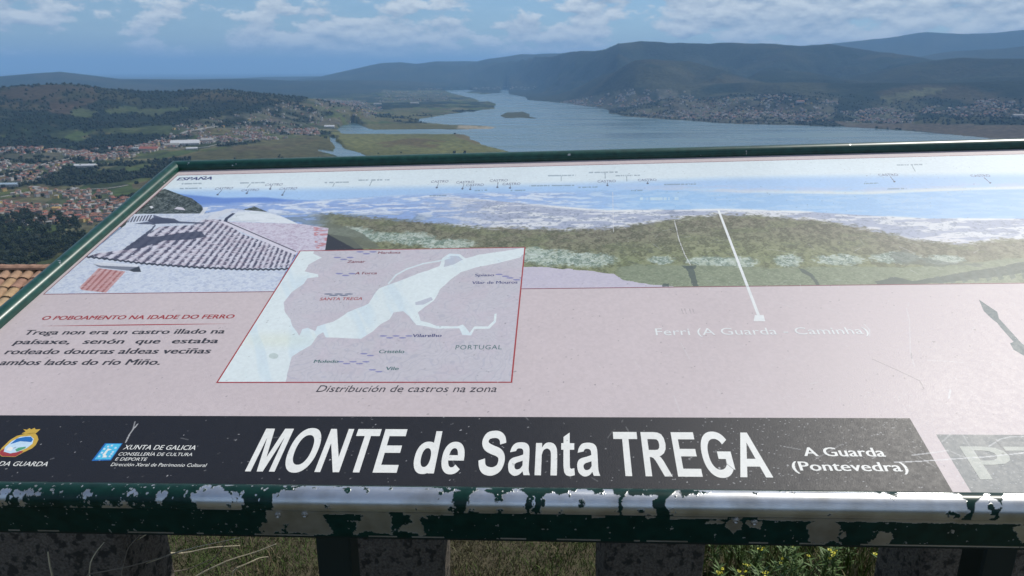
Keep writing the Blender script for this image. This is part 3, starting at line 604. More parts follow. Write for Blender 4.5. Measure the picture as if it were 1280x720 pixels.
# --- printed map
MU0, MU1, MV0, MV1 = -.5402, -.0153, .2275, .7035
mq = lambda *pts: [(260 + a / 2.977, 290 + c / 2.977) for a, c in pts]
def map_print():
    W = 1400; H = 1270
    vv, uu = np.meshgrid(MV0 + (MV1 - MV0) * (np.arange(H) + .5) / H, MU0 + (MU1 - MU0) * (np.arange(W) + .5) / W, indexing='ij')
    X, Y = b2p(uu, vv); img = np.zeros((H, W, 3)); img[:] = np.array([203, 199, 205]) / 255
    n = fbm(uu * 30, vv * 30, 230, 4); c = fbm(uu * 9, vv * 9, 235, 4)
    lerp(img, (np.abs((c * 22) % 1 - .5) < .09) * .30, (170, 172, 188)); lerp(img, ss(.45, .65, n) * .25, (205, 190, 200))
    Xw = X + (fbm(uu * 22, vv * 22, 240, 3) - .5) * 3; Yw = Y + (fbm(uu * 22, vv * 22, 245, 3) - .5) * 2
    wat = inpoly(Xw, Yw, mq((300,60),(400,60),(392,80),(425,95),(375,120),(362,145),(410,158),(412,168),(372,172),(355,195),(310,225),(280,262),(285,300),(305,325),(312,350),(338,386),(350,362),(372,356),(400,368),(408,352),(470,335),(520,300),(600,268),(618,235),(640,208),(700,185),(780,155),(862,128),(872,98),(900,82),(940,84),(960,98),(1010,84),(1100,72),(1175,58),(1190,66),(1160,95),(1100,112),(1010,130),(940,150),(900,180),(862,212),(840,255),(800,282),(778,300),(790,330),(850,350),(930,352),(950,345),(962,362),(972,375),(990,352),(1040,352),(1062,330),(1064,305),(1072,303),(1070,335),(1045,360),(990,362),(978,384),(945,384),(935,360),(850,360),(775,346),(745,312),(725,295),(690,300),(675,325),(640,345),(615,368),(570,398),(440,392),(430,374),(412,384),(385,420),(340,445),(312,465),(305,500),(285,560),(20,560),(20,300)))
    lerp(img, wat * 1., (226, 236, 236))
    for isl in (mq((878,132),(882,104),(905,90),(935,92),(950,103),(915,122)), mq((770,262),(830,242),(836,252),(800,270),(772,272))): lerp(img, inpoly(Xw, Yw, isl) * 1., (196, 200, 210))
    for pts in (mq((672,192),(700,160),(740,138),(800,118),(860,108),(900,96)),):
        for (xa, ya), (xb, yb) in zip(pts[:-1], pts[1:]):
            t = np.clip(((X - xa) * (xb - xa) + (Y - ya) * (yb - ya)) / ((xb - xa) ** 2 + (yb - ya) ** 2), 0, 1); lerp(img, (np.hypot(X - xa - t * (xb - xa), Y - ya - t * (yb - ya)) < .9) * .8, (220, 236, 238))
    lerp(img, ss(60, 0, np.hypot((X - 322), (Y - 440))) if False else wat * (1 - ss(0, 1, np.hypot((X - 350) / 90, (Y - 425) / 16))) * .5, (226, 232, 212))
    lerp(img, wat * ss(.55, .7, fbm((uu + vv * .5) * 30, vv * 4, 250, 3)) * .2, (180, 212, 235)); lerp(img, (np.hypot((X - 342) / 6, (Y - 445) / 3.5) < 1) * .5, (170, 186, 180))
    for cx, cy, k in ((505,98,2),(590,77,2),(512,158,2),(700,390,4),(592,456,1),(540,486,4),(624,516,1),(1095,161,1),(1148,174,2)):
        for j in range(k + 1):
            x, y = mq((cx - 12 * k + j * 24, cy + (j % 2) * 7 - 3))[0]; lerp(img, (np.hypot((X - x) / 4.6, (Y - y) / .95) < 1) * .75, (128, 130, 180))
    for j in range(5):
        x, y = mq((448 + j * 19, 231 + (j % 2) * 5))[0]; lerp(img, (np.hypot((X - x) / 5.5, (Y - y) / .8) < 1) * .8, (96, 108, 130))
    return image_from('printed_map', img)
M_MAP = print_mat('printed_map_colours', (.5, .5, .5), map_print(), fade=.83)
flat('printed_map', [(MU0, MV0), (MU1, MV0), (MU1, MV1), (MU0, MV1)], M_MAP, 3 * LW, uvs=[(0, 0), (1, 0), (1, 1), (0, 1)])
mb = MB()
for (a, c) in (((MU0, MV0), (MU1, MV0)), ((MU1, MV0), (MU1, MV1)), ((MU0, MV1), (MU1, MV1)), ((MU0, MV0), (MU0, MV1))):
    o = .0014; mb.add(([(a[0] - o, a[1] - o, 4 * LW), (c[0] + o, a[1] - o, 4 * LW), (c[0] + o, c[1] + o, 4 * LW), (a[0] - o, c[1] + o, 4 * LW)], [(0, 1, 2, 3)]))
# corners overlap in one film: build the frame as one ring instead
o = .0014; ring = [(MU0 - o, MV0 - o), (MU1 + o, MV0 - o), (MU1 + o, MV1 + o), (MU0 - o, MV1 + o), (MU0 + o, MV0 + o), (MU1 - o, MV0 + o), (MU1 - o, MV1 - o), (MU0 + o, MV1 - o)]
mesh_obj('map_border', [(p[0], p[1], 4 * LW) for p in ring], [(0, 1, 5, 4), (1, 2, 6, 5), (2, 3, 7, 6), (3, 0, 4, 7)], M_RED, board)

# --- black title band, second block, spear, pointer
flat('title_band', [(U0, V0), (.6078, V0), (.6078, .1405), (U0, .1405)], M_BLACK, LW)
flat('second_band', [(.632, V0), (U1, V0), (U1, .105), (.632, .105)], M_SMOKE, LW)
sq = lambda *pts: [(1080 + a / 3.272, 340 + c / 3.272) for a, c in pts]
pxflat('printed_spear', sq((470,113),(545,163),(552,190),(575,215),(645,292),(700,330),(780,395),(780,425),(690,362),(650,340),(612,318),(597,292),(612,285),(560,228),(545,208),(527,195),(490,160)), M_SPEAR, LW)
pl_ = MB()
for pts in ([(896.5,262.2),(899.3,262.2),(951,396.5),(947,396.5)], [(943.5,393.8),(954.5,393.8),(956.5,401.5),(942,401.5)]):
    a = [bu(*p) for p in pts][::-1]; w = 2.5 * LW if len(pl_.v) else 2 * LW; pl_.add(([(p[0], p[1], w) for p in a], [(0, 1, 2, 3)]))
pl_.obj('pointer_line', M_PALE, board)
def taper(a, c, wd, mat, name):
    a = bu(*a); c = bu(*c); P = []; n = 12
    for i in range(n + 1): t = i / n; P.append((a[0] + (c[0] - a[0]) * t, a[1] + (c[1] - a[1]) * t - wd * math.sin(math.pi * t) / 2))
    for i in range(n - 1, 0, -1): t = i / n; P.append((a[0] + (c[0] - a[0]) * t, a[1] + (c[1] - a[1]) * t + wd * math.sin(math.pi * t) / 2))
    flat(name, P, mat, LW)
taper((50,407.6), (290,404.6), .0035, M_RED, 'heading_rule')

# --- lettering
def lettering(s, left, right, base, top, mat, name='lettering', bold=0.0, shear=0.0, w=5 * LW, track=1.0, ref='H'):
    """left/right: where the first and last letter reach; base/top: points on baseline and cap line"""
    c = bpy.data.curves.new(name, 'FONT'); c.body = s; c.offset = 0; c.shear = shear; c.space_character = track; c.resolution_u = 3
    o = bpy.data.objects.new('t', c); COL.objects.link(o)
    me = bpy.data.meshes.new_from_object(o.evaluated_get(bpy.context.evaluated_depsgraph_get()))
    bpy.data.objects.remove(o); bpy.data.curves.remove(c)
    n = len(me.vertices); co = np.empty(n * 3, np.float32); me.vertices.foreach_get('co', co); co = co.reshape(-1, 3)
    uL, uR = bu(*left)[0], bu(*right)[0]; vb = bu(*base)[1]; vt = bu(*top)[1]
    x0, x1 = co[:, 0].min(), co[:, 0].max(); cap = .727
    co[:, 0] = uL + (co[:, 0] - x0) / (x1 - x0) * (uR - uL); co[:, 1] = vb + co[:, 1] / cap * (vt - vb)
    if len(base) and abs(uR - uL) > 1e-6:                 # follow the slight slope of the printed line
        pass
    co[:, 2] = w; em = (uR - uL) / (x1 - x0); F_ = [list(p.vertices) for p in me.polygons]; bpy.data.meshes.remove(me)
    k = 1 + int(math.ceil(bold / .008)) if bold > .004 else 1; V = []; Fc = []      # heavier weights: the stroke is widened sideways
    for q_ in range(k):
        o_ = q_ * n; dx = (q_ - (k - 1) / 2) * bold * 2.4 * em / max(1, k - 1) if k > 1 else 0
        V += [(x + dx, y, z + q_ * .25 * LW) for x, y, z in co.tolist()]; Fc += [[i + o_ for i in f] for f in F_]
    return mesh_obj(name, V, Fc, mat, board)
# heavy grotesque letters of the title, drawn as outlines (1000 units to the em)
def arc_ring(cx, cy, ro, ri, a0, a1, n=22, e=2.25):
    o = []; i_ = []
    for k in range(n + 1):
        t = math.radians(a0 + (a1 - a0) * k / n); c, s = math.cos(t), math.sin(t); f = lambda v: math.copysign(abs(v) ** (2 / e), v)
        o.append((cx + ro[0] * f(c), cy + ro[1] * f(s))); i_.append((cx + ri[0] * f(c), cy + ri[1] * f(s)))
    return ('strip', o, i_)
def smooth_path(P, n=4):
    P = [np.array(p, float) for p in P]; Q_ = [2 * P[0] - P[1]] + P + [2 * P[-1] - P[-2]]; out = []
    for i in range(1, len(Q_) - 2):
        a, b, c, d = Q_[i - 1:i + 3]
        for k in range(n): t = k / n; out.append(.5 * (2 * b + (c - a) * t + (2 * a - 5 * b + 4 * c - d) * t * t + (3 * b - a - 3 * c + d) * t ** 3))
    return out + [P[-1]]
def brush(P, hw):
    S = smooth_path(P); H_ = np.interp(np.linspace(0, 1, len(S)), np.linspace(0, 1, len(hw)), hw); o = []; i_ = []
    for k, p in enumerate(S):
        d = S[min(k + 1, len(S) - 1)] - S[max(k - 1, 0)]; d = d / np.linalg.norm(d); nn = np.array([-d[1], d[0]]); o.append(tuple(p + nn * H_[k])); i_.append(tuple(p - nn * H_[k]))
    return ('strip', o, i_)
def sm2(o, i_): return ('strip', [tuple(p) for p in smooth_path(o, 3)], [tuple(p) for p in smooth_path(i_, 3)])
GL = {
 'T': (611, [[(21,716),(21,595),(231,595),(231,0),(381,0),(381,595),(590,595),(590,716)]]),
 'E': (667, [[(73,0),(618,0),(618,121),(218,121),(218,315),(577,315),(577,436),(218,436),(218,595),(604,595),(604,716),(73,716)]]),
 'M': (833, [[(71,0),(205,0),(205,564),(347,0),(486,0),(628,564),(628,0),(762,0),(762,716),(545,716),(417,228),(287,716),(71,716)]]),
 'N': (722, [[(73,0),(207,0),(207,467),(496,0),(641,0),(641,716),(507,716),(507,238),(214,716),(73,716)]]),
 'A': (722, [[(-1,0),(152,0),(212,163),(257,284),(354,549),(354,716),(278,716)], [(718,0),(431,716),(354,716),(354,549),(452,284),(498,163),(561,0)], [(212,163),(498,163),(452,284),(257,284)]]),
 'R': (722, [[(73,0),(218,0),(218,716),(73,716)], ('strip', [(218,716),(378,716),(480,708),(560,680),(610,615),(629,512),(612,430),(560,362),(481,322),(400,299),(218,299)], [(218,595),(330,595),(400,594),(440,588),(470,560),(480,505),(470,455),(440,425),(400,416),(330,415),(218,415)]), [(252,299),(300,285),(345,240),(400,155),(501,0),(674,0),(570,165),(520,245),(470,300),(440,312)]]),
 'O': (778, [arc_ring(389, 358, (346, 372), (196, 248), 0, 360, 48)]),
 'G': (778, [arc_ring(389, 358, (350, 372), (200, 248), 36, 322, 40), [(396,278),(709,278),(709,398),(396,398)], [(709,278),(557,278),(551,205),(664,130),(709,106)]]),
 'd': (611, [arc_ring(290, 259, (248, 271), (104, 158), 0, 360, 40), [(400,0),(537,0),(537,716),(400,716)]]),
 'e': (556, [arc_ring(277, 259, (241, 271), (98, 160), -6, 318, 40), [(176,212),(519,212),(519,300),(176,300)]]),
 'n': (611, [[(66,0),(203,0),(203,519),(66,519)], sm2([(203,443),(270,508),(353,530),(450,515),(515,460),(544,350),(544,0)], [(203,320),(235,395),(300,425),(350,420),(392,385),(407,310),(407,0)])]),
 'a': (556, [sm2([(52,361),(80,440),(150,508),(271,530),(400,515),(470,455),(486,340),(486,130),(495,60),(522,0)], [(184,383),(198,408),(225,424),(262,427),(310,420),(340,395),(349,340),(349,160),(360,60),(385,0)]), sm2([(349,325),(250,298),(130,272),(60,230),(36,150),(65,50),(140,0),(205,-12),(290,8),(360,60)], [(349,228),(290,212),(220,195),(185,175),(172,150),(180,115),(205,92),(240,86),(300,100),(349,150)])]),
 't': (333, [[(21,410),(310,410),(310,519),(21,519)], [(72,150),(90,50),(130,5),(215,-12),(317,8),(305,114),(240,103),(215,120),(210,180),(210,702),(72,625)]]),
 'S': (667, [brush([(545,505),(520,590),(440,650),(325,664),(190,635),(135,540),(185,455),(320,400),(450,362),(530,300),(545,205),(500,110),(410,62),(310,52),(200,78),(135,140),(106,240)], [70, 68, 64, 64, 68, 72, 74, 74, 72, 70, 66, 64, 66, 68, 70, 72])]),
}
from mathutils.geometry import tessellate_polygon
def heavy(word, left, right, base, top):
    uL, uR = bu(*left)[0], bu(*right)[0]; vb = bu(*base)[1]; vt = bu(*top)[1]; adv = 0; V = []; Fc = []; lay = 0
    for ch in word:
        w_, parts_ = GL[ch]
        for p in parts_:
            o_ = len(V); z = (5 + .35 * (lay % 3)) * LW; lay += 1
            if isinstance(p, tuple):
                n_ = len(p[1]); V += [(x + adv, y, z) for x, y in p[1]] + [(x + adv, y, z) for x, y in p[2]]; Fc += [(o_ + k, o_ + k + 1, o_ + n_ + k + 1, o_ + n_ + k) for k in range(n_ - 1)]
            else:
                V += [(x + adv, y, z) for x, y in p]; Fc += [tuple(o_ + i for i in t) for t in tessellate_polygon([[Vector((x, y, 0)) for x, y in p]])]
        adv += w_
    V = np.array(V); x0, x1 = V[:, 0].min(), V[:, 0].max(); V[:, 0] = uL + (V[:, 0] - x0) / (x1 - x0) * (uR - uL); V[:, 1] = vb + V[:, 1] / 716. * (vt - vb)
    mesh_obj('title_lettering', V, Fc, M_WHITE, board)
heavy('MONTE', (306.5,588.6), (495.8,591), (400,590.2), (400,536.2)); heavy('de', (517.5,575), (579.8,575), (548,592), (548,539.2)); heavy('Santa', (597.5,580), (750.3,594), (670,594.2), (670,539.6)); heavy('TREGA', (766,540), (966.5,596.5), (860,596), (860,540.5))
lettering('A Guarda', (1006,569.7), (1107.5,571), (1050,570.5), (1050,558.9), M_WHITE, bold=.018)
lettering('(Pontevedra)', (992.6,590), (1136.6,590), (1060,588.8), (1060,576.8), M_WHITE, bold=.016)
lettering('PT', (1200,557), (1322,557), (1240,599.5), (1240,555.8), M_CREAM, bold=.012)
lettering('XUNTA DE GALICIA', (153.4,562), (244,562), (200,562.2), (200,556.2), M_WHITE, bold=.006)
lettering('CONSELLERÍA DE CULTURA', (146.8,570), (240,570), (190,569.8), (190,565.6), M_WHITE)
lettering('E DEPORTE', (143.4,575.9), (182.6,575.9), (160,575.9), (160,571.8), M_WHITE)
lettering('Dirección Xeral de Patrimonio Cultural', (137.6,583.2), (257.2,583.2), (200,583.2), (200,578.8), M_WHITE)
lettering('CONCELLO DA GUARDA', (-63,582.6), (58.6,582.8), (20,582.6), (20,576.6), M_WHITE, bold=.006)
lettering('O POBOAMENTO NA IDADE DO FERRO', (51,400), (291.5,397.8), (170,399), (170,393.9), M_RED, bold=.022, shear=.0)
lettering('Trega non era un castro illado na', (33.6,414), (279.8,416.3), (160,417.6), (160,411.4), M_DARK, bold=.022)
for s, l, r in (('paísaxe,', 17.4, 87), ('senón', 103, 153.6), ('que', 168.2, 198.8), ('estaba', 213.6, 271.4)):
    lettering(s, (l,429.8), (r,428.8), (150,429.6), (150,423.0), M_DARK, bold=.022)
lettering('rodeado doutras aldeas veciñas', (4.8,443.2), (262,441), (130,442.3), (130,435.2), M_DARK, bold=.022)
lettering('a ambos lados do río Miño.', (-15,456.3), (198.8,456), (90,456.2), (90,448.8), M_DARK, bold=.022)
lettering('Distribución de castros na zona', (395.2,488.9), (620.3,490.9), (510,490.0), (510,481.2), M_DARK, shear=.2, bold=.002)
lettering('Ferri (A Guarda - Caminha)', (819.8,417.8), (1087.8,419), (950,418.3), (950,409.3), M_PALE, bold=.004)
def mlabel(s, x0, x1, y, hgt, mat, **k):
    (a, b_), (c, _) = mq((x0, y), (x1, y)); mid = (a + c) / 2
    lettering(s, (a, b_), (c, b_), (mid, b_), (mid, b_ - hgt / 2.977), mat, w=5 * LW, **k)
mlabel('Mardoxa', 632, 715, 81, 9, M_MAROON, bold=.02); mlabel('Zamar', 517, 583, 115, 10, M_MAROON, bold=.02); mlabel('A Forca', 547, 627, 158, 10, M_MAROON, bold=.02)
mlabel('SANTA TREGA', 415, 573, 254, 11, M_RED, bold=.012); mlabel('Spiaso', 993, 1064, 165, 10, M_NAVY, bold=.015); mlabel('Vilar de Mouros', 982, 1151, 193, 11, M_NAVY, bold=.015)
mlabel('Vilarelho', 760, 868, 391, 12, M_NAVY, bold=.02); mlabel('PORTUGAL', 920, 1093, 437, 17, M_TEAL, track=1.1); mlabel('Cristelo', 635, 729, 451, 13, M_TEAL, bold=.022); mlabel('Moledo', 393, 484, 487, 12, M_TEAL, bold=.022); mlabel('Vile', 660, 708, 514, 13, M_TEAL, bold=.022)
lettering('ESPAÑA', (222.6,224), (266.8,222), (245,225), (245,221.2), M_NAVY, bold=.03)
for x0, x1, y in ((538.5,560,228.3),(570,592.3,229.2),(582.3,604.4,232.6),(612,634.5,227),(628,650.3,231.3),(747,770,228),(797.5,821,226.4),(1099,1124,220),(1214.7,1239.4,221),(268,289.5,237),(301,322,239),(331,351.8,232.2),(348.5,370,237.2)):
    lettering('CASTRO', (x0, y), (x1, y), ((x0 + x1) / 2, y), ((x0 + x1) / 2, y - 3.0), M_CAPT, 'caption_lettering', bold=.004)

# --- crest and regional emblem on the band
eq = lambda *pts: [(a / 4.741, 520 + c / 4.741) for a, c in pts]
def emblem(name, layers):
    root = pxflat(name, layers[0][0], layers[0][1], 2 * LW)
    for k, (p, m) in enumerate(layers[1:]):
        pxflat('emblem_field', p, m, (3 + k * .5) * LW, root)
    return root
emblem('coat_of_arms', [(eq((0,205),(10,190),(60,142),(100,118),(150,106),(205,98),(222,118),(228,140),(212,172),(190,192),(140,215),(90,243),(10,240),(-6,225)), M_GOLD),
    (eq((2,206),(40,185),(60,205),(130,208),(140,212),(90,241),(12,238),(-3,224)), M_RED),
    (eq((22,212),(30,185),(70,150),(120,124),(180,118),(200,135),(192,165),(160,190),(100,215),(60,222)), M_SKYW), (eq((60,168),(100,134),(150,124),(185,124),(196,140),(186,155),(120,150)), M_BLUE), (eq((90,200),(110,188),(155,182),(150,192),(100,212)), M_GREEN),
    (eq((40,205),(46,190),(60,182),(82,190),(66,208)), M_WHITE)])
emblem('crest_crown', [(eq((128,104),(152,92),(138,78),(160,82),(175,72),(185,80),(205,70),(212,80),(240,78),(225,92),(212,103),(170,108)), M_GOLD)])
emb = [(eq((543,266),(657,263),(727,162),(622,162)), M_BLUE), (eq((560,258),(655,257),(720,165),(630,166)), M_CYAN), (eq((604,246),(630,246),(634,236),(624,232),(640,206),(664,200),(640,192),(628,206),(606,232),(614,236)), M_WHITE)]
for cx, cy in ((588,240),(604,218),(618,196),(640,182),(662,176),(684,190),(668,214),(650,240),(660,226)):
    emb.append((eq((cx-7,cy+5),(cx+5,cy+5),(cx+9,cy-5),(cx-3,cy-5)), M_SKYW))
emblem('regional_emblem', emb)

# ------------------------------------------------------------------ frame of the board: four mitred rails, chipped paint
# profile: d = distance outwards from the opening, w = height above the printed face
PROF = [(0, -.012), (0, .006)] + [(.019 - .019 * math.cos(t), .006 + .0165 * math.sin(t)) for t in np.radians(np.arange(15, 181, 15))] + [(.0382, .001), (.0372, -.0015), (.0372, -.054), (.0352, -.056), (.006, -.056)]
PL = np.concatenate([[0], np.cumsum([math.dist(PROF[i], PROF[i + 1]) for i in range(len(PROF) - 1)])]); PLT = PL[-1]
def rail_chip_image():
    """bare metal (red) where the paint of the near rail has flaked, laid out along its length and round its profile"""
    W, H = 5120, 200
    uu, tt = np.meshgrid(U0 - .04 + (U1 - U0 + .08) * (np.arange(W) + .5) / W, PLT * (np.arange(H) + .5) / H)
    dd = np.interp(tt, PL, [p[0] for p in PROF]); ww = np.interp(tt, PL, [p[1] for p in PROF])
    X, Y = b2p(uu, V0 - dd, ww)
    n = fbm(uu * 70, tt * 70, 300, 5, .6); nl = fbm(uu * 14, tt * 22, 305, 3); nt_ = fbm(uu * 180, tt * 180, 310, 3)
    sA = np.interp(tt, [PL[3], PL[14]], [0, 1])           # 0 crest .. 1 crease on the rounded nose
    crest = PL[np.argmin([abs(p[1] - .0225) for p in PROF])]
    a = (tt - crest) / (PL[-6] - crest)                  # 0 at the crest, 1 at the crease
    round_ = tt <= PL[-5]
    pr = np.interp(X, [-600, -100, 20, 120, 250, 262, 318, 322, 336, 345, 520, 560, 640, 700, 780, 860, 900, 1400, 1900], [.30, .34, .40, .46, .47, .80, .78, .35, .42, .86, .84, .62, .66, .72, .70, .76, .90, .92, .8])
    pr = pr - .34 * np.clip(1 - (a + .12) / .42, 0, 1) * np.interp(X, [0, 900, 1000, 1400], [.6, 1, .6, .5])
    gap = 0
    for x, wd in ((314, 9), (334, 5), (572, 9), (672, 5), (771, 4), (822, 9), (1205, 17), (660, 3), (1243, 7)): gap = np.maximum(gap, np.exp(-((X - x + (n - .5) * 34 + (nl - .5) * 20) / (wd * (1.25 - .5 * a))) ** 2))
    pr = pr - .8 * gap
    pr = pr - np.interp(X, [790, 800, 850, 860], [0, .3, .3, 0]) * ss(.55, .9, a)
    noise = .62 * n + .38 * nl
    mA = ss(.012, -.012, noise - (.27 + .46 * pr) - 0) if False else 1 - ss(-.012, .012, noise - (.27 + .46 * pr))
    mA = np.maximum(mA, (1 - ss(-.01, .01, nt_ - .235)) * .9 * (X < 700))
    # flat front face
    Xw = X + (n - .5) * 22 + (nt_ - .5) * 4; Yw = Y + (n - .5) * 12 + (nt_ - .5) * 3
    c2 = lambda *p: [(300 + x / 3.273, 500 + y / 3.273) for x, y in p]; c3 = lambda *p: [(640 + x / 3.272, 500 + y / 3.272) for x, y in p]; c4 = lambda *p: [(920 + x / 3.272, 500 + y / 3.272) for x, y in p]; c1 = lambda *p: [(x / 4., 580 + y / 4.) for x, y in p]
    polys = [c2((95,435),(150,425),(215,430),(228,465),(190,520),(170,545),(88,545),(105,470)), c2((215,430),(270,432),(335,450),(380,545),(196,545)), c2((500,470),(560,432),(600,432),(615,545),(450,545)), c2((690,430),(720,432),(765,480),(745,545),(655,545),(705,470)),
        c3((90,425),(310,425),(312,436),(220,452),(100,440)), c3((545,455),(592,480),(560,490)), c3((780,492),(830,480),(872,500),(790,508)), c3((885,475),(945,478),(945,520),(905,548),(878,520)), c3((958,488),(1012,488),(1004,520),(962,518)), c3((680,420),(1200,420),(1180,460),(1020,462),(930,452),(870,436),(690,438)),
        c4((0,425),(880,425),(872,452),(760,448),(700,480),(640,466),(560,462),(440,452),(388,488),(440,522),(425,585),(310,585),(300,520),(330,495),(250,490),(240,455),(120,460),(0,448)), c4((545,590),(580,533),(620,533),(640,565),(605,590)), c4((985,425),(1500,425),(1500,480),(1178,500),(1050,508),(1035,470)), c4((1140,520),(1300,500),(1400,590),(1178,590)),
        c1((180,155),(212,158),(214,192),(190,188)), c1((615,150),(722,148),(716,180),(640,178)), c1((780,158),(850,158),(845,180),(790,176)), c1((1015,150),(1110,158),(1108,200),(1015,188)), c1((1110,150),(1290,150),(1290,190),(1200,186)),
        [(1500,630),(1620,628),(1600,665),(1510,668)], [(-260,625),(-180,622),(-190,640),(-250,642)], [(1720,625),(1850,625),(1830,660),(1760,650)]]
    mB = np.zeros(X.shape)
    for p in polys: mB = np.maximum(mB, inpoly(Xw, Yw, p).astype(float))
    edge = np.abs(tt - (PL[-3] - .0015)) < .0012
    mB = np.maximum(mB, edge * (fbm(uu * 26, tt * 0, 320, 3) > .52)); mB = np.maximum(mB, (nt_ < .18) * .8)
    strip_ = (tt > PL[-5]) & (tt < PL[-4] + .005 + (n - .5) * .006) & (X > 345) & (fbm(uu * 9, tt * 0, 325, 3) > .42); mB = np.maximum(mB, strip_ * 1.)
    m = np.where(round_, mA, mB); m = m * (a > -.35)
    return image_from('rail_chips', np.stack([m, boxblur(m, 2, 1), n], -1), data=True)
CHIP = rail_chip_image()
def paint_mat(name, image=None, dark=1.0):
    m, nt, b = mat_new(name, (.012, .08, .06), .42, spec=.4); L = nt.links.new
    tc = NN(nt, 'ShaderNodeTexCoord')
    if image is not None:
        u = NN(nt, 'ShaderNodeUVMap'); ti = NN(nt, 'ShaderNodeTexImage', image=image); L(u.outputs[0], ti.inputs[0]); sp = NN(nt, 'ShaderNodeSeparateColor'); L(ti.outputs[0], sp.inputs[0]); fac = sp.outputs[0]
    else:
        n1_ = NN(nt, 'ShaderNodeTexNoise'); n1_.inputs['Scale'].default_value = 34; n1_.inputs['Detail'].default_value = 5; L(tc.outputs['Object'], n1_.inputs['Vector'])
        mr = NN(nt, 'ShaderNodeMapRange'); mr.inputs['From Min'].default_value = .705; mr.inputs['From Max'].default_value = .715; L(n1_.outputs['Fac'], mr.inputs['Value']); fac = mr.outputs[0]
    no = NN(nt, 'ShaderNodeTexNoise'); no.inputs['Scale'].default_value = 60; no.inputs['Detail'].default_value = 5; L(tc.outputs['Object'], no.inputs['Vector'])
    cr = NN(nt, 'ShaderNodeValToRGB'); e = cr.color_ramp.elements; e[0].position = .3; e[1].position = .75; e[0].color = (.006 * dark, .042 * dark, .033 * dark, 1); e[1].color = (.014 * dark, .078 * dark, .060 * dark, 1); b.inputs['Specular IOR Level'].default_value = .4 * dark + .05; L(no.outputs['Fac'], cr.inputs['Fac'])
    mx = NN(nt, 'ShaderNodeMix', data_type='RGBA'); L(fac, mx.inputs['Factor']); L(cr.outputs[0], mx.inputs['A']); gr = NN(nt, 'ShaderNodeTexNoise'); gr.inputs['Scale'].default_value = 24; gr.inputs['Detail'].default_value = 7; L(tc.outputs['Object'], gr.inputs['Vector']); gc = NN(nt, 'ShaderNodeValToRGB'); e2 = gc.color_ramp.elements; e2[0].position = .35; e2[1].position = .6; e2[0].color = (.50, .49, .47, 1); e2[1].color = (.68, .69, .70, 1); L(gr.outputs['Fac'], gc.inputs['Fac']); L(gc.outputs[0], mx.inputs['B']); L(mx.outputs['Result'], b.inputs['Base Color'])
    mm = NN(nt, 'ShaderNodeMath', operation='MULTIPLY'); mm.inputs[1].default_value = .92; L(fac, mm.inputs[0]); L(mm.outputs[0], b.inputs['Metallic'])
    st = NN(nt, 'ShaderNodeMapping'); st.inputs['Scale'].default_value = (8, 300, 300); L(tc.outputs['Object'], st.inputs[0]); sn = NN(nt, 'ShaderNodeTexNoise'); sn.inputs['Scale'].default_value = 1; sn.inputs['Detail'].default_value = 4; L(st.outputs[0], sn.inputs['Vector'])
    rr = NN(nt, 'ShaderNodeMapRange'); rr.inputs['To Min'].default_value = .24; rr.inputs['To Max'].default_value = .42; L(sn.outputs['Fac'], rr.inputs['Value']); L(rr.outputs[0], b.inputs['Roughness'])
    inv = NN(nt, 'ShaderNodeMath', operation='SUBTRACT'); inv.inputs[0].default_value = 1; L(fac, inv.inputs[1])
    ad = NN(nt, 'ShaderNodeMath', operation='MULTIPLY_ADD'); L(no.outputs['Fac'], ad.inputs[0]); ad.inputs[1].default_value = .12; L(inv.outputs[0], ad.inputs[2])
    bp = NN(nt, 'ShaderNodeBump'); bp.inputs['Strength'].default_value = .6; bp.inputs['Distance'].default_value = .0006; L(ad.outputs[0], bp.inputs['Height']); L(bp.outputs[0], b.inputs['Normal'])
    return m
M_RAIL = paint_mat('chipped_shaded_green_paint', CHIP, .5); M_FRAME = paint_mat('green_paint')  # near rail's green is darkened to paint in the shade on its front
def rail(side):
    V = []; UV = []; Fc = []; n = len(PROF); seg = 2
    for k in range(seg):
        for i, (d, w) in enumerate(PROF):
            if side == 'near': p = ((U0 - d, U1 + d)[k], V0 - d)
            if side == 'far': p = ((U0 - d, U1 + d)[k], V1 + d)
            if side == 'left': p = (U0 - d, (V0 - d, V1 + d)[k])
            if side == 'right': p = (U1 + d, (V0 - d, V1 + d)[k])
            V.append((p[0], p[1], w)); UV.append(((p[0] - U0 + .04) / (U1 - U0 + .08), PL[i] / PLT))
    for i in range(n - 1): Fc.append((i, i + 1, n + i + 1, n + i) if side in ('near', 'right') else (i, n + i, n + i + 1, i + 1))
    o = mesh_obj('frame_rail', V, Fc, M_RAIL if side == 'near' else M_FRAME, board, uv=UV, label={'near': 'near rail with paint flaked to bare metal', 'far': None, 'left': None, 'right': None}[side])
    me_ = o.data
    for p in me_.polygons:
        if 1 <= min(p.vertices) % n <= 12: p.use_smooth = True
for s_ in ('near', 'far', 'left', 'right'): rail(s_)
v_, f_ = box(U0 - .034, U1 + .034, V0 - .034, V1 + .034, -.062, -.0145)
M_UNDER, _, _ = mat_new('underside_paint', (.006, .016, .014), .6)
mesh_obj('backing_sheet', v_, f_, M_UNDER, board)
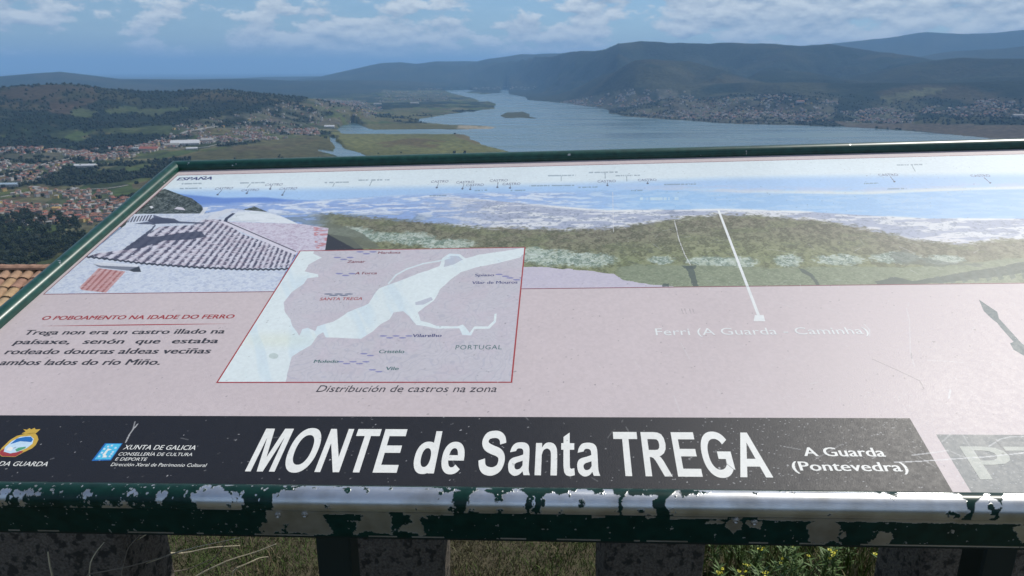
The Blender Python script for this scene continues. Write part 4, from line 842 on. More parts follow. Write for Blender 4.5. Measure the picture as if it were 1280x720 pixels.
# screws through the near rail
M_STEEL = noise_mat('dull_steel', (.30, .29, .27), (.48, .47, .45), 300, rough=.4, bump=.3, dist=.0005); M_STEEL.node_tree.nodes['Principled BSDF'].inputs['Metallic'].default_value = .8
for px_, py_ in ((347.6, 643.6), (381, 643), (919.6, 650.5), (942.8, 652.6), (1560, 655), (-300, 640)):
    d = ray(px_, py_); R_ = BR; n_ = -BR[:, 1]; q0 = BO + BR[:, 1] * (V0 - .0372)      # the rail's front face
    t = ((q0 - CAM) @ n_) / (d @ n_); P = CAM + d * t - BO; u, w = float(P @ BR[:, 0]), float(P @ BR[:, 2])
    vv_ = []; ff_ = []
    for k, (r_, h_) in enumerate(((.0052, 0), (.0048, .0014), (.0028, .0026), (.0012, .0012))):
        for j in range(12): a = j * math.pi / 6; vv_.append((u + r_ * math.cos(a), V0 - .0374 - h_, w + r_ * math.sin(a)))
    for k in range(3):
        for j in range(12): ff_.append((k * 12 + j, k * 12 + (j + 1) % 12, k * 12 + 12 + (j + 1) % 12, k * 12 + 12 + j))
    ff_.append(tuple(36 + j for j in range(12)))
    mesh_obj('screw', vv_, ff_, M_STEEL, board)
# legs: square steel posts, upright
inv = M4.inverted()
def post(x0, x1, y0, y1, ztop):
    vs = []; fs = []; b_ = .004
    loop = [(x0 + b_, y0), (x1 - b_, y0), (x1, y0 + b_), (x1, y1 - b_), (x1 - b_, y1), (x0 + b_, y1), (x0, y1 - b_), (x0, y0 + b_)]
    for z in (-.1, ztop):
        for x, y in loop: vs.append(inv @ Vector((x, y, z + (y - y0) * (.26 if z > 0 else 0))))
    for k in range(8): fs.append((k, (k + 1) % 8, 8 + (k + 1) % 8, 8 + k))
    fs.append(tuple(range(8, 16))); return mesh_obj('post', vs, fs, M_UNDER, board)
for pxl, yy in ((394.5, 1.12), (1233.5, 1.12)):
    zb = 1.026 - .062 + (yy - .924) * .275
    xl = (pxl - 640) / F * (yy * math.cos(PITCH) - (0.78 - EYE) * math.sin(PITCH)); post(xl, xl + .062, yy, yy + .062, zb - .004 + xl * .035)

# ------------------------------------------------------------------ granite posts behind the board
def granite_mat():
    m = noise_mat('granite', (.085, .073, .060), (.185, .160, .130), 170, rough=1.0, bump=.9, detail=9, dist=.005, c3=(.045, .042, .036), scale3=45)
    return m
M_GRANITE = granite_mat()
def granite_post(x0, x1, y0, y1, h, seed, label):
    import bmesh
    bm = bmesh.new(); bmesh.ops.create_cube(bm, size=1)
    bmesh.ops.subdivide_edges(bm, edges=bm.edges, cuts=9, use_grid_fill=True)
    w, d = x1 - x0, y1 - y0; r_ = random.Random(seed); lean = (r_.uniform(-.02, .02), r_.uniform(-.02, .02))
    for v in bm.verts:
        c = v.co * 2; k = 1 - .035 * (abs(c.x) ** 6 * abs(c.y) ** 6) ; kt = 1 - .05 * max(0, c.z - .6)
        x = c.x * w / 2 * k * kt; y = c.y * d / 2 * k * kt; z = (c.z + 1) / 2 * (h + .15) - .15
        s1 = float(fbm(np.array([x * 9 + c.y * 3 + seed]), np.array([z * 9 + c.x * 3]), 400 + seed, 4)[0]) - .5
        x += (s1 * .030 + lean[0] * z) * (1 if c.x > 0 else -1 if c.x < 0 else 0) ; y += s1 * .03 * (1 if c.y > 0 else -1)
        z += s1 * .03 * (c.z > .5)
        v.co = (x, y, z)
    me_ = bpy.data.meshes.new('granite_post'); bm.to_mesh(me_); bm.free(); me_.materials.append(M_GRANITE)
    for p in me_.polygons: p.use_smooth = True
    o = bpy.data.objects.new('granite_post', me_); o.location = ((x0 + x1) / 2, (y0 + y1) / 2, 0)
    return link(o, label=label, category='stone post', group='rough granite posts behind the board')
def xat(px, y, z): return (px - 640) / F * (y * math.cos(PITCH) - (z - EYE) * math.sin(PITCH))
for a, c, y, h, sd, lb in ((-14, 163, 1.52, .86, 1, 'widest rough dark granite post, behind the left end of the board, dry stalks before it'),
                      (428, 549, 1.60, .90, 2, 'rough granite post directly behind the left steel leg of the board'),
                      (755, 885, 1.60, .90, 3, 'rough granite post below the word TREGA, yellow flowered plants to its right'),
                      (1155, 1300, 1.60, .90, 4, 'rough granite post beneath the right end of the board, behind the right steel leg')):
    granite_post(xat(a, y, .45), xat(c, y, .45), y, y + .20, h, sd, lb)

# ------------------------------------------------------------------ ground cover between the posts
def blades(name, n, xr, yr, hmin, hmax, wd, cols, bend, mat, gx=None, clump=0.):
    x = rng.uniform(*xr, n); y = rng.uniform(*yr, n)
    if clump:
        k = fbm(x * 6, y * 6, 500, 3); keep = k > clump; x, y = x[keep], y[keep]; n = len(x)
    r_ = np.hypot(x, y); z = np.where(r_ < 3.3, 0.0, surf(x, y)) - .004
    h = rng.uniform(hmin, hmax, n); a = rng.uniform(0, 2 * np.pi, n); b_ = rng.uniform(0, 2 * np.pi, n); bd = rng.uniform(.2, 1, n) * bend * h
    dx, dy = np.cos(a) * wd / 2, np.sin(a) * wd / 2; ex, ey = np.cos(b_) * bd, np.sin(b_) * bd
    V = np.zeros((n, 5, 3)); V[:, 0] = np.stack([x - dx, y - dy, z], -1); V[:, 1] = np.stack([x + dx, y + dy, z], -1)
    V[:, 2] = np.stack([x + dx * .8 + ex * .35, y + dy * .8 + ey * .35, z + h * .6], -1); V[:, 3] = np.stack([x - dx * .8 + ex * .35, y - dy * .8 + ey * .35, z + h * .6], -1)
    V[:, 4] = np.stack([x + ex, y + ey, z + h * .96], -1)
    i = np.arange(n)[:, None] * 5; T = np.concatenate([i + [0, 1, 2], i + [0, 2, 3], i + [3, 2, 4]])
    c = np.array(cols)[rng.integers(0, len(cols), n)] * rng.uniform(.7, 1.25, n)[:, None]
    if gx is not None: c = gx(x, y, c)
    me_ = fast_mesh(name, V.reshape(-1, 3), T, mat, np.repeat(c, 5, 0)); return bpy.data.objects.new(name, me_)
def tone_mat(name, rough=.8, trans=0.0):
    m, nt, b = mat_new(name, rough=rough, spec=.2); at = NN(nt, 'ShaderNodeAttribute', attribute_name='tone'); nt.links.new(at.outputs['Color'], b.inputs['Base Color'])
    return m
M_TONE = tone_mat('plant_tone')
DRY = [(.15, .125, .08), (.10, .085, .05), (.20, .17, .115), (.07, .06, .035)]; GRN = [(.07, .12, .03), (.10, .15, .045), (.05, .09, .025)]
def patchy(x, y, c):
    g = .35 + .65 * ss(.42, .56, fbm(x * 3.2, y * 3.2, 510, 4) + np.clip(-.06 - x * .05, -.03, .05))[:, None]
    gr = np.array(GRN)[rng.integers(0, 3, len(x))]; return c * (1 - g) + gr * g * rng.uniform(.8, 1.3, len(x))[:, None]
soil = noise_mat('terrace_soil', (.045, .040, .026), (.090, .078, .050), 60, rough=1, bump=.8, dist=.01, c3=(.06, .075, .03), scale3=2.5)
gx, gy = np.meshgrid(np.linspace(-3.4, 3.4, 60), np.linspace(-2, 3.25, 50)); gz = .007 + (fbm(gx * 5, gy * 5, 520, 4) - .5) * .008
ii = np.arange(60 * 50).reshape(50, 60)
link(bpy.data.objects.new('terrace_ground', fast_mesh('terrace_ground', np.stack([gx, gy, gz], -1).reshape(-1, 3), np.stack([ii[:-1, :-1], ii[:-1, 1:], ii[1:, 1:], ii[1:, :-1]], -1).reshape(-1, 4), soil, smooth=True)), kind='structure')
link(blades('grass', 330000, (-3.3, 3.3), (1.5, 3.3), .012, .040, .0024, DRY, .9, M_TONE, patchy), kind='stuff', label='short dry grass with green tufts between the granite posts')
link(blades('grass_tufts', 26000, (-2.4, 1.2), (1.75, 3.2), .025, .07, .0030, [(.08, .13, .035), (.11, .16, .05), (.22, .19, .12), (.16, .13, .08)], .7, M_TONE, None, .54), kind='stuff', label='scattered green and dry tufts in the grass between the granite posts')
link(blades('tall_grass', 9000, (.45, 2.4), (1.85, 3.4), .05, .20, .0045, [(.09, .15, .035), (.13, .19, .05), (.20, .20, .09), (.24, .21, .12), (.06, .10, .03)], .6, M_TONE), kind='stuff', label='taller green and straw coloured grass under the right half of the board')
# plants with small yellow flowers, right of the middle
M_STEM, _, _ = mat_new('green_stem', (.10, .16, .04), .7); M_LEAF, _, _ = mat_new('narrow_leaf', (.085, .15, .04), .65); M_YEL, _, _ = mat_new('yellow_petal', (.52, .50, .04), .6); M_STRAW, _, _ = mat_new('straw_stalk', (.66, .58, .40), .7); M_TWIG, _, _ = mat_new('grey_twig', (.20, .17, .13), .85)
def flower_plant(x, y, h, seed, label):
    r_ = random.Random(seed); root = empty('flowering_plant', (x, y, 0.0), label=label, category='plant', group='yellow flowered plants behind the board')
    for s in range(r_.randint(2, 3)):
        a = r_.uniform(0, 6.28); L_ = h * r_.uniform(.75, 1.1); lean = r_.uniform(.05, .35) * L_
        pts = [(math.cos(a) * lean * t * t, math.sin(a) * lean * t * t, L_ * t) for t in (0, .25, .5, .75, 1)]
        mb_ = MB(); mb_.add(tube(pts, [.0028, .0024, .002, .0016, .001], 5)); mb_.obj('stem', M_STEM, root)
        lf = MB()
        for k in range(26):
            t = r_.uniform(.12, .97); p = Vector((math.cos(a) * lean * t * t, math.sin(a) * lean * t * t, L_ * t)); b_ = r_.uniform(0, 6.28); ll = r_.uniform(.02, .045)
            dr = Vector((math.cos(b_), math.sin(b_), r_.uniform(.2, 1.1))).normalized() * ll; sd = dr.cross(Vector((0, 0, 1))).normalized() * .0032
            lf.add(([p, p + dr * .5 + sd, p + dr, p + dr * .5 - sd], [(0, 1, 2, 3)]))
        lf.obj('leaves', M_LEAF, root, kind='stuff')
        tip = Vector(pts[-1])
        for k in range(r_.randint(1, 3)):
            c = tip + Vector((r_.uniform(-.015, .015), r_.uniform(-.015, .015), r_.uniform(-.03, .008))); fl = MB()
            for j in range(6):
                b_ = j * 1.047; e = Vector((math.cos(b_), math.sin(b_), .35)) * r_.uniform(.005, .008); s2 = Vector((-math.sin(b_), math.cos(b_), 0)) * .0035
                fl.add(([c, c + e * .6 + s2, c + e, c + e * .6 - s2], [(0, 1, 2, 3)]))
            fl.add(([c + Vector((.003, 0, .002)), c + Vector((0, .003, .002)), c + Vector((-.003, 0, .002)), c + Vector((0, -.003, .002)), c + Vector((0, 0, .006))], [(0, 1, 4), (1, 2, 4), (2, 3, 4), (3, 0, 4)]))
            fl.obj('flower', M_YEL, root)
R8 = random.Random(31); spots = []
while len(spots) < 20:
    px_ = R8.uniform(893, 1150); py_ = R8.uniform(668, 735)
    g_ = at_level(px_, py_, .12); spots.append((px_, g_))
ORD = ['first', 'second', 'third', 'fourth', 'fifth', 'sixth', 'seventh', 'eighth', 'ninth', 'tenth', 'eleventh', 'twelfth', 'thirteenth', 'fourteenth', 'fifteenth', 'sixteenth', 'seventeenth', 'eighteenth', 'nineteenth', 'twentieth']
spots.sort(key=lambda q_: q_[0])
for k, (px_, g_) in enumerate(spots):
    flower_plant(g_[0], max(1.84, g_[1]), R8.uniform(.14, .26), 600 + k, ORD[k] + ' yellow flowered plant counting right from the granite post under TREGA')
# dry arching stalks by the left post
R9 = random.Random(12); SL = [((86,722),(160,709),(215,693),(240,686)), ((130,716),(180,706),(225,688),(300,672)), ((150,722),(156,700),(160,684),(176,668)), ((160,684),(176,672),(190,664),(200,660)), ((111,722),(113,702),(120,690),(130,678)), ((66,735),(66,722),(62,706),(60,690)),
     ((245,722),(262,705),(275,690),(290,664)), ((240,722),(285,700),(320,690),(345,680)), ((180,722),(205,716),(235,712),(262,700)), ((70,722),(72,712),(73,705),(74,700)), ((290,712),(310,704),(325,697),(335,696)), ((188,690),(230,692),(262,684),(300,682))]
SL = sorted(SL[:6], key=lambda q_: q_[0][0]) + sorted(SL[6:], key=lambda q_: q_[0][0])
for k, pl in enumerate(SL):
    yb = 1.36 + .25 * R9.random() if k < 6 else 1.9
    pts = []
    for px_, py_ in pl:
        d = ray(px_, py_); t = (yb + R9.uniform(-.02, .02)) / d[1]; pts.append(CAM + d * t)
    pts = [np.array([pts[0][0] - (pts[1][0] - pts[0][0]) * .5, pts[0][1] + .02, 0.0])] + pts
    sm = []
    for i in range(len(pts) - 1):
        for t in (0, .33, .67): sm.append(pts[i] * (1 - t) + pts[i + 1] * t)
    sm.append(pts[-1]); sm = np.array(sm); sm[1:-1] = (sm[:-2] + 2 * sm[1:-1] + sm[2:]) / 4
    lbs = ORD[k % 6] + (' thin dry stalk, left to right, crossing the dark left granite post' if k < 6 else ' thin dry stalk, left to right, over the grass beside the left granite post')
    vv_, ff_ = tube(sm, np.linspace(.0034, .0014, len(sm)) * (1.1 if k == 0 else .62 if k < 6 else 1), 5)
    mesh_obj('dry_stalk', vv_, ff_, M_STRAW if k % 3 != 1 else M_TWIG, None, label=lbs, category='stalk', group='dry stalks by the left granite post')

# ------------------------------------------------------------------ tiled house below the terrace
def clay_mat():
    m, nt, b = mat_new('clay_tile', (.45, .22, .12), .85, spec=.2); L = nt.links.new
    oi = NN(nt, 'ShaderNodeObjectInfo'); cr = NN(nt, 'ShaderNodeValToRGB'); e = cr.color_ramp.elements
    e[0].position = 0; e[0].color = (.28, .15, .11, 1); e[1].position = 1; e[1].color = (.42, .31, .20, 1); x = e.new(.35); x.color = (.34, .21, .15, 1); x = e.new(.7); x.color = (.40, .27, .15, 1)
    L(oi.outputs['Random'], cr.inputs['Fac']); tc = NN(nt, 'ShaderNodeTexCoord'); no = NN(nt, 'ShaderNodeTexNoise'); no.inputs['Scale'].default_value = 9; no.inputs['Detail'].default_value = 6; L(tc.outputs['Object'], no.inputs['Vector'])
    mr = NN(nt, 'ShaderNodeMapRange'); mr.inputs['From Min'].default_value = .3; mr.inputs['From Max'].default_value = .7; mr.inputs['To Min'].default_value = .65; mr.inputs['To Max'].default_value = 1.2; L(no.outputs['Fac'], mr.inputs['Value'])
    mu = NN(nt, 'ShaderNodeVectorMath', operation='SCALE'); L(cr.outputs[0], mu.inputs[0]); L(mr.outputs[0], mu.inputs['Scale']); L(mu.outputs[0], b.inputs['Base Color']); return m
M_CLAY = clay_mat(); M_STONEW = noise_mat('house_stone', (.22, .20, .17), (.36, .33, .28), 4, bump=.6, dist=.03)
def tiled_house():
    dl = ray(25, 336.5); yR = 15.0; zR = EYE + dl[2] / dl[1] * yR          # ridge line
    xr1 = xat(118, yR, zR); ncol, nrow = 25, 12; tw, tl = .24, .38; pit = math.radians(20)
    root = empty('stone_house', (xr1 - ncol * tw / 2, yR, zR - 3.0), label='stone house with weathered orange clay tile roof below the viewpoint, left edge', category='house')
    Wd = ncol * tw; D = nrow * (tl - .06) * math.cos(pit); drop = nrow * (tl - .06) * math.sin(pit)
    wv = [(-Wd/2+.25, -D+.3, -2.2), (Wd/2-.25, -D+.3, -2.2), (Wd/2-.25, D-.3, -2.2), (-Wd/2+.25, D-.3, -2.2), (-Wd/2+.25, -D+.3, 3-drop), (Wd/2-.25, -D+.3, 3-drop), (Wd/2-.25, D-.3, 3-drop), (-Wd/2+.25, D-.3, 3-drop), (-Wd/2+.25, 0, 2.88), (Wd/2-.25, 0, 2.88)]
    mesh_obj('wall', wv, [(0,1,5,4),(1,2,6,9,5),(2,3,7,6),(3,0,4,8,7)], M_STONEW, root)
    dk_ = mesh_obj('roof_deck', [(-Wd/2, -D, 2.95-drop), (Wd/2, -D, 2.95-drop), (Wd/2, 0, 2.95), (-Wd/2, 0, 2.95), (Wd/2, D, 2.95-drop), (-Wd/2, D, 2.95-drop)], [(0,1,2,3),(3,2,4,5)], M_CLAY, root)
    vs = []; fs = []
    for k, (y, r0) in enumerate(((0, .105), (-tl, .125))):
        for j in range(7): a = math.pi * j / 6; vs.append((math.cos(a) * r0, y, math.sin(a) * r0 * .62))
        for j in range(7): a = math.pi * j / 6; vs.append((math.cos(a) * (r0 - .016), y, math.sin(a) * (r0 - .016) * .62))
    for j in range(6):
        fs += [(j, j + 1, 14 + j + 1, 14 + j), (7 + j + 1, 7 + j, 21 + j, 21 + j + 1), (14 + j, 14 + j + 1, 21 + j + 1, 21 + j)]
    tm = bpy.data.meshes.new('roof_tile'); tm.from_pydata(vs, [], fs); tm.materials.append(M_CLAY); tm.update()
    for r_ in range(nrow):
        for c in range(ncol):
            o = bpy.data.objects.new('roof_tile', tm); s = r_ * (tl - .06)
            o.location = (-Wd/2 + tw * (c + .5) + random.uniform(-.01, .01), -s * math.cos(pit), 2.975 - s * math.sin(pit) + random.uniform(-.004, .012)); o.rotation_euler = (pit - .03 + random.uniform(-.015, .015), 0, random.uniform(-.03, .03)); link(o, root)
    bk = MB()
    for r_ in range(nrow):
        for c in range(ncol):
            s = r_ * (tl - .06); M_ = Matrix.Translation((-Wd/2 + tw * (c + .5), s * math.cos(pit), 2.975 - s * math.sin(pit))) @ Matrix.Rotation(math.pi, 4, 'Z') @ Matrix.Rotation(pit, 4, 'X')
            bk.add(([M_ @ Vector(v) for v in vs], fs))
    bk.obj('far_roof_tiles', M_CLAY, root, kind='stuff')
    rc = MB()
    for c in range(18):
        M_ = Matrix.Translation((-Wd/2 + Wd * (c + .5) / 18 + .18, 0, 3.02)) @ Matrix.Rotation(-math.pi / 2, 4, 'Z'); rc.add(([M_ @ Vector((v[0] * 1.15, v[1], v[2] * 1.1)) for v in vs], fs))
    rc.obj('ridge_tiles', M_CLAY, root)
    return root
tiled_house()

# ------------------------------------------------------------------ far houses
def plain_mat(name, c, rough=.9): return noise_mat(name, tuple(x * .85 for x in c), tuple(min(1, x * 1.12) for x in c), .35, rough=rough, bump=0)
WALLS = {'white': plain_mat('white_render', (.50, .48, .45)), 'cream': plain_mat('cream_render', (.38, .33, .27)), 'grey': plain_mat('grey_render', (.22, .215, .20)), 'yellow': plain_mat('yellow_render', (.55, .40, .16))}
ROOFS = {'orange': plain_mat('orange_tiles', (.24, .115, .08)), 'brown': plain_mat('brown_tiles', (.15, .085, .065)), 'pale': plain_mat('pale_roofing', (.30, .29, .28)), 'red': plain_mat('red_tiles', (.26, .09, .065))}
def house_meshes(w, d, h, kind, over=.5):
    """walls with recessed window openings suggested by a band of shutters, and a pitched roof with eaves"""
    wv = [(-w/2,-d/2,-3),(w/2,-d/2,-3),(w/2,d/2,-3),(-w/2,d/2,-3),(-w/2,-d/2,h),(w/2,-d/2,h),(w/2,d/2,h),(-w/2,d/2,h)]; wf = [(0,1,5,4),(1,2,6,5),(2,3,7,6),(3,0,4,7)]
    a, b_ = w/2 + over, d/2 + over; rh = min(w, d) * .22
    if kind == 'hip':
        k = a - b_ if a > b_ else .01
        rv = [(-a,-b_,h),(a,-b_,h),(a,b_,h),(-a,b_,h),(-k,0,h+rh),(k,0,h+rh)]; rf = [(0,1,5,4),(1,2,5),(2,3,4,5),(3,0,4),(3,2,1,0)]
    elif kind == 'gable':
        wv += [(-w/2,0,h+rh*.9),(w/2,0,h+rh*.9)]; wf = [(0,1,5,4),(1,2,6,9,5),(2,3,7,6),(3,0,4,8,7)]
        rv = [(-a,-b_,h-.1),(a,-b_,h-.1),(a,0,h+rh),(-a,0,h+rh),(a,b_,h-.1),(-a,b_,h-.1),(-a,-b_,h-.35),(a,-b_,h-.35),(a,0,h+rh-.25),(-a,0,h+rh-.25),(a,b_,h-.35),(-a,b_,h-.35)]
        rf = [(0,1,2,3),(3,2,4,5),(7,6,9,8),(8,9,11,10),(0,6,7,1),(4,10,11,5),(1,7,8,2),(2,8,10,4),(3,9,6,0),(5,11,9,3)]
    else:
        rv = [(-a,-b_,h),(a,-b_,h),(a,b_,h),(-a,b_,h),(-a,-b_,h+.5),(a,-b_,h+.5),(a,b_,h+.5),(-a,b_,h+.5)]; rf = [(0,1,5,4),(1,2,6,5),(2,3,7,6),(3,0,4,7),(4,5,6,7),(3,2,1,0)]
    return (wv, wf), (rv, rf)
KITS = {}
def kit(wc, rc, size):
    key = (wc, rc, size)
    if key not in KITS:
        w, d, h, kd = size; (wv, wf), (rv, rf) = house_meshes(w, d, h, kd)
        a = bpy.data.meshes.new('wall'); a.from_pydata(wv, [], wf); a.materials.append(WALLS[wc]); b_ = bpy.data.meshes.new('roof'); b_.from_pydata(rv, [], rf); b_.materials.append(ROOFS[rc])
        # windows: one joined part per house, too small to tell apart at this distance
        wb_ = MB()
        for s in (-1, 1):
            for fl in range(max(1, int(h // 2.8))):
                for j in range(3):
                    x = -w * .32 + j * w * .32; z = 1.0 + fl * 2.8; y = s * (d / 2 + .04)
                    wb_.add(([(x-.55,y,z),(x+.55,y,z),(x+.55,y,z+1.3),(x-.55,y,z+1.3)], [(0,1,2,3)]))
        c = bpy.data.meshes.new('windows'); c.from_pydata(wb_.v, [], wb_.f); c.materials.append(M_WINDOW)
        KITS[key] = (a, b_, c)
    return KITS[key]
M_WINDOW, _, _ = mat_new('dark_window', (.03, .035, .04), .3)
SIZES = [(11, 9, 6, 'hip'), (13, 9, 5.5, 'gable'), (9, 8, 6.5, 'hip'), (15, 9, 4, 'gable'), (10, 10, 8.5, 'hip'), (12, 9, 9, 'flat')]
def scatter(poly, n, gap=14., zone_seed=0):
    """random spots on the land inside a region outlined in the view, at least `gap` apart"""
    pts = np.array([at_level(*p, SEA + 10)[:2] for p in poly]); lo, hi = pts.min(0), pts.max(0); out = []; cells = set()
    r_ = np.random.default_rng(900 + zone_seed); tries = 0
    if hi[1] > 30000: hi[1] = 30000
    while len(out) < n and tries < 60:
        tries += 1; X_ = r_.uniform(lo[0] - 200, hi[0] + 200, 4000); Y_ = r_.uniform(lo[1] * .9, hi[1] * 1.1, 4000); Z_ = surf(X_, Y_)
        px_, py_ = proj(np.stack([X_, Y_, Z_], -1)); ok = inpoly(px_, py_, poly) & (Z_ > SEA + 1.2)
        den = fbm(X_ / 120, Y_ / 120, 950, 3) > .44
        for x, y, z in zip(X_[ok & den], Y_[ok & den], Z_[ok & den]):
            c = (int(x // gap), int(y // gap))
            if c in cells: continue
            cells.add(c); out.append((x, y, z))
            if len(out) >= n: break
    return out
wnames = ['white'] * 5 + ['cream'] * 4 + ['grey'] * 2 + ['yellow']; rnames = ['orange'] * 7 + ['brown'] * 5 + ['pale'] * 2 + ['red'] * 3
HR = random.Random(77); near_spots = []
for key, n, gap in (('lower town', 230, 17.), ('plain town', 70, 24.)):
    poly, where = TOWNS[key]
    for x, y, z in scatter(poly, n, gap, 1 if key == 'lower town' else 2):
        wc, rc, sz = HR.choice(wnames), HR.choice(rnames), HR.choice(SIZES)
        a, b_, c = kit(wc, rc, sz); near_spots.append((x, y))
        root = empty('town_house', (x, y, z), HR.choice((0, .25, .5, 1.6, 2.0)) + HR.uniform(-.1, .1), label='small %s house with %s roof %s' % (wc, rc, where), category='house', group='small %s walled houses with %s roofs %s' % (wc, rc, where))
        link(bpy.data.objects.new('wall', a), root); link(bpy.data.objects.new('roof', b_), root); link(bpy.data.objects.new('windows', c), root, kind='stuff')
# the rest of the houses, farther off
hv = {k: MB() for k in list(WALLS) + ['r_' + k for k in ROOFS]}
allV = []; allF = []; allM = []
mats_ = [WALLS[k] for k in WALLS] + [ROOFS[k] for k in ROOFS]; wk = list(WALLS); rk = list(ROOFS)
occ = set((int(x // 16), int(y // 16)) for x, y in near_spots)
for zi, (poly, n) in enumerate(FARTOWNS):
    for x, y, z in scatter(poly, n, 15. if zi else 19., 10 + zi):
        if (int(x // 16), int(y // 16)) in occ: continue
        wc, rc, sz = HR.choice(wnames), HR.choice(rnames + ['pale'] * 3), HR.choice(SIZES); k = 1.0 if y < 5000 else 1.35
        (wv, wf), (rv, rf) = house_meshes(sz[0] * k, sz[1] * k, sz[2], 'hip' if sz[3] == 'gable' else sz[3]); a = HR.uniform(0, 3.14); ca, sa = math.cos(a), math.sin(a)
        for vs, fs, mi in ((wv, wf, wk.index(wc)), (rv, rf, 4 + rk.index(rc))):
            o_ = len(allV); allV += [(x + v[0] * ca - v[1] * sa, y + v[0] * sa + v[1] * ca, z + v[2]) for v in vs]; allF += [tuple(i + o_ for i in f) for f in fs]; allM += [mi] * len(fs)
fh = mesh_obj('distant_houses', allV, allF, mats_, kind='stuff', label='small pale and orange roofed houses of the distant towns along the estuary'); fh.data.polygons.foreach_set('material_index', allM)
# large buildings one can single out
def hall(px_, py_, w, d, h, ang, wall, roof, label, kd='gable', name='hall'):
    g = find_ground(px_, py_); root = empty(name, tuple(g), ang, label=label, category='building'); (wv, wf), (rv, rf) = house_meshes(w, d, h, kd, .4)
    mesh_obj('wall', wv, wf, wall, root); mesh_obj('roof', rv, rf, roof, root)
    M_ = MB()
    for s in (-1, 1):
        for j in range(int(w // 8)):
            x = -w / 2 + 5 + j * 8; y = s * (d / 2 + .05); M_.add(([(x, y, 1.5), (x + 3, y, 1.5), (x + 3, y, 3.2), (x, y, 3.2)], [(0, 1, 2, 3)]))
    M_.obj('windows', M_WINDOW, root, kind='stuff')
PW = plain_mat('white_sheet_roof', (.50, .51, .52), .5); PB = plain_mat('blue_grey_roof', (.30, .38, .45), .5)
hall(107, 209, 70, 22, 7, .15, WALLS['white'], PW, 'long white roofed hall alone beside the wood in the plain at left')
hall(232, 181, 120, 55, 9, .3, WALLS['white'], PW, 'largest white roofed industrial hall in the row of factories')
hall(215, 183.5, 60, 30, 8, .3, WALLS['white'], WALLS['grey'], 'grey roofed factory left of the largest white hall')
hall(187, 188, 75, 35, 8, .1, WALLS['cream'], ROOFS['red'], 'red roofed factory hall left of the white factories')
hall(170, 188, 28, 20, 10, .1, WALLS['white'], PW, 'small bright white block beside the red roofed factory', 'flat')
hall(240, 187, 45, 18, 6, .5, WALLS['white'], PW, 'narrow white shed below the largest white hall')
hall(259, 177, 50, 35, 8, .3, WALLS['white'], ROOFS['pale'], 'pale roofed hall right of the largest white hall')
hall(12, 233, 60, 18, 7, .1, WALLS['white'], PB, 'long blue grey roofed building at the left edge of the plain')
hall(44, 236, 34, 12, 6, -.3, WALLS['cream'], ROOFS['pale'], 'pale roofed school like block right of the blue grey roof', 'flat')
hall(71, 264, 16, 12, 9, .2, WALLS['yellow'], plain_mat('ochre_roof', (.42, .26, .10)), 'yellow ochre house standing out in the lower town')
hall(98, 272, 16, 13, 6, .6, WALLS['cream'], ROOFS['red'], 'bright red roofed house at the lower edge of the town', 'hip')
hall(472, 130.5, 80, 30, 7, .1, WALLS['white'], ROOFS['pale'], 'long pale roofed hall beyond the river mouth town')
hall(518, 129.5, 90, 30, 7, .0, WALLS['white'], ROOFS['pale'], 'long pale greenhouse like hall near the river bank')
hall(412, 159.5, 60, 30, 8, .2, WALLS['white'], PW, 'white shed by the marsh channel')
hall(1272, 145.5, 80, 30, 7, .1, WALLS['white'], ROOFS['pale'], 'white hall at the right edge of the far shore')
hall(1000, 128, 60, 30, 9, .1, WALLS['white'], ROOFS['orange'], 'large orange roofed building in the far shore town')
# pale motorway stretch climbing behind the factories
def road(pts, wd, name, mat, lift=1.0):
    g = [find_ground(*p) for p in pts]; V = []; Fc = []; S = []
    for i in range(len(g) - 1):
        for t in np.linspace(0, 1, 14, endpoint=i == len(g) - 2): S.append(g[i] * (1 - t) + g[i + 1] * t)
    for i, p in enumerate(S):
        d = S[min(i + 1, len(S) - 1)] - S[max(i - 1, 0)]; d[2] = 0; d /= np.linalg.norm(d); nrm = np.array([-d[1], d[0], 0]); a = p + nrm * wd / 2; b_ = p - nrm * wd / 2
        z = max(surf(a[0], a[1])[0], surf(b_[0], b_[1])[0], surf(p[0], p[1])[0]) + lift; V += [(a[0], a[1], z), (b_[0], b_[1], z), (a[0], a[1], z - 3), (b_[0], b_[1], z - 3)]
    for i in range(len(S) - 1): k = i * 4; Fc += [(k, k + 1, k + 5, k + 4), (k + 2, k, k + 4, k + 6), (k + 1, k + 3, k + 7, k + 5)]
    mesh_obj(name, V, Fc, mat, kind='structure')
M_ROAD = noise_mat('pale_road', (.22, .21, .19), (.30, .29, .27), .05, bump=0)
road([(226,168),(248,163),(270,158.3)], 26, 'motorway', M_ROAD)
road([(-5,222),(30,213),(60,204),(100,196),(170,191),(260,184),(330,172)], 9, 'road', M_ROAD)
road([(0,247),(40,240),(80,238),(130,236),(160,232)], 7, 'road', M_ROAD)
road([(20,232),(45,222),(62,219),(70,214)], 8, 'road', M_ROAD)

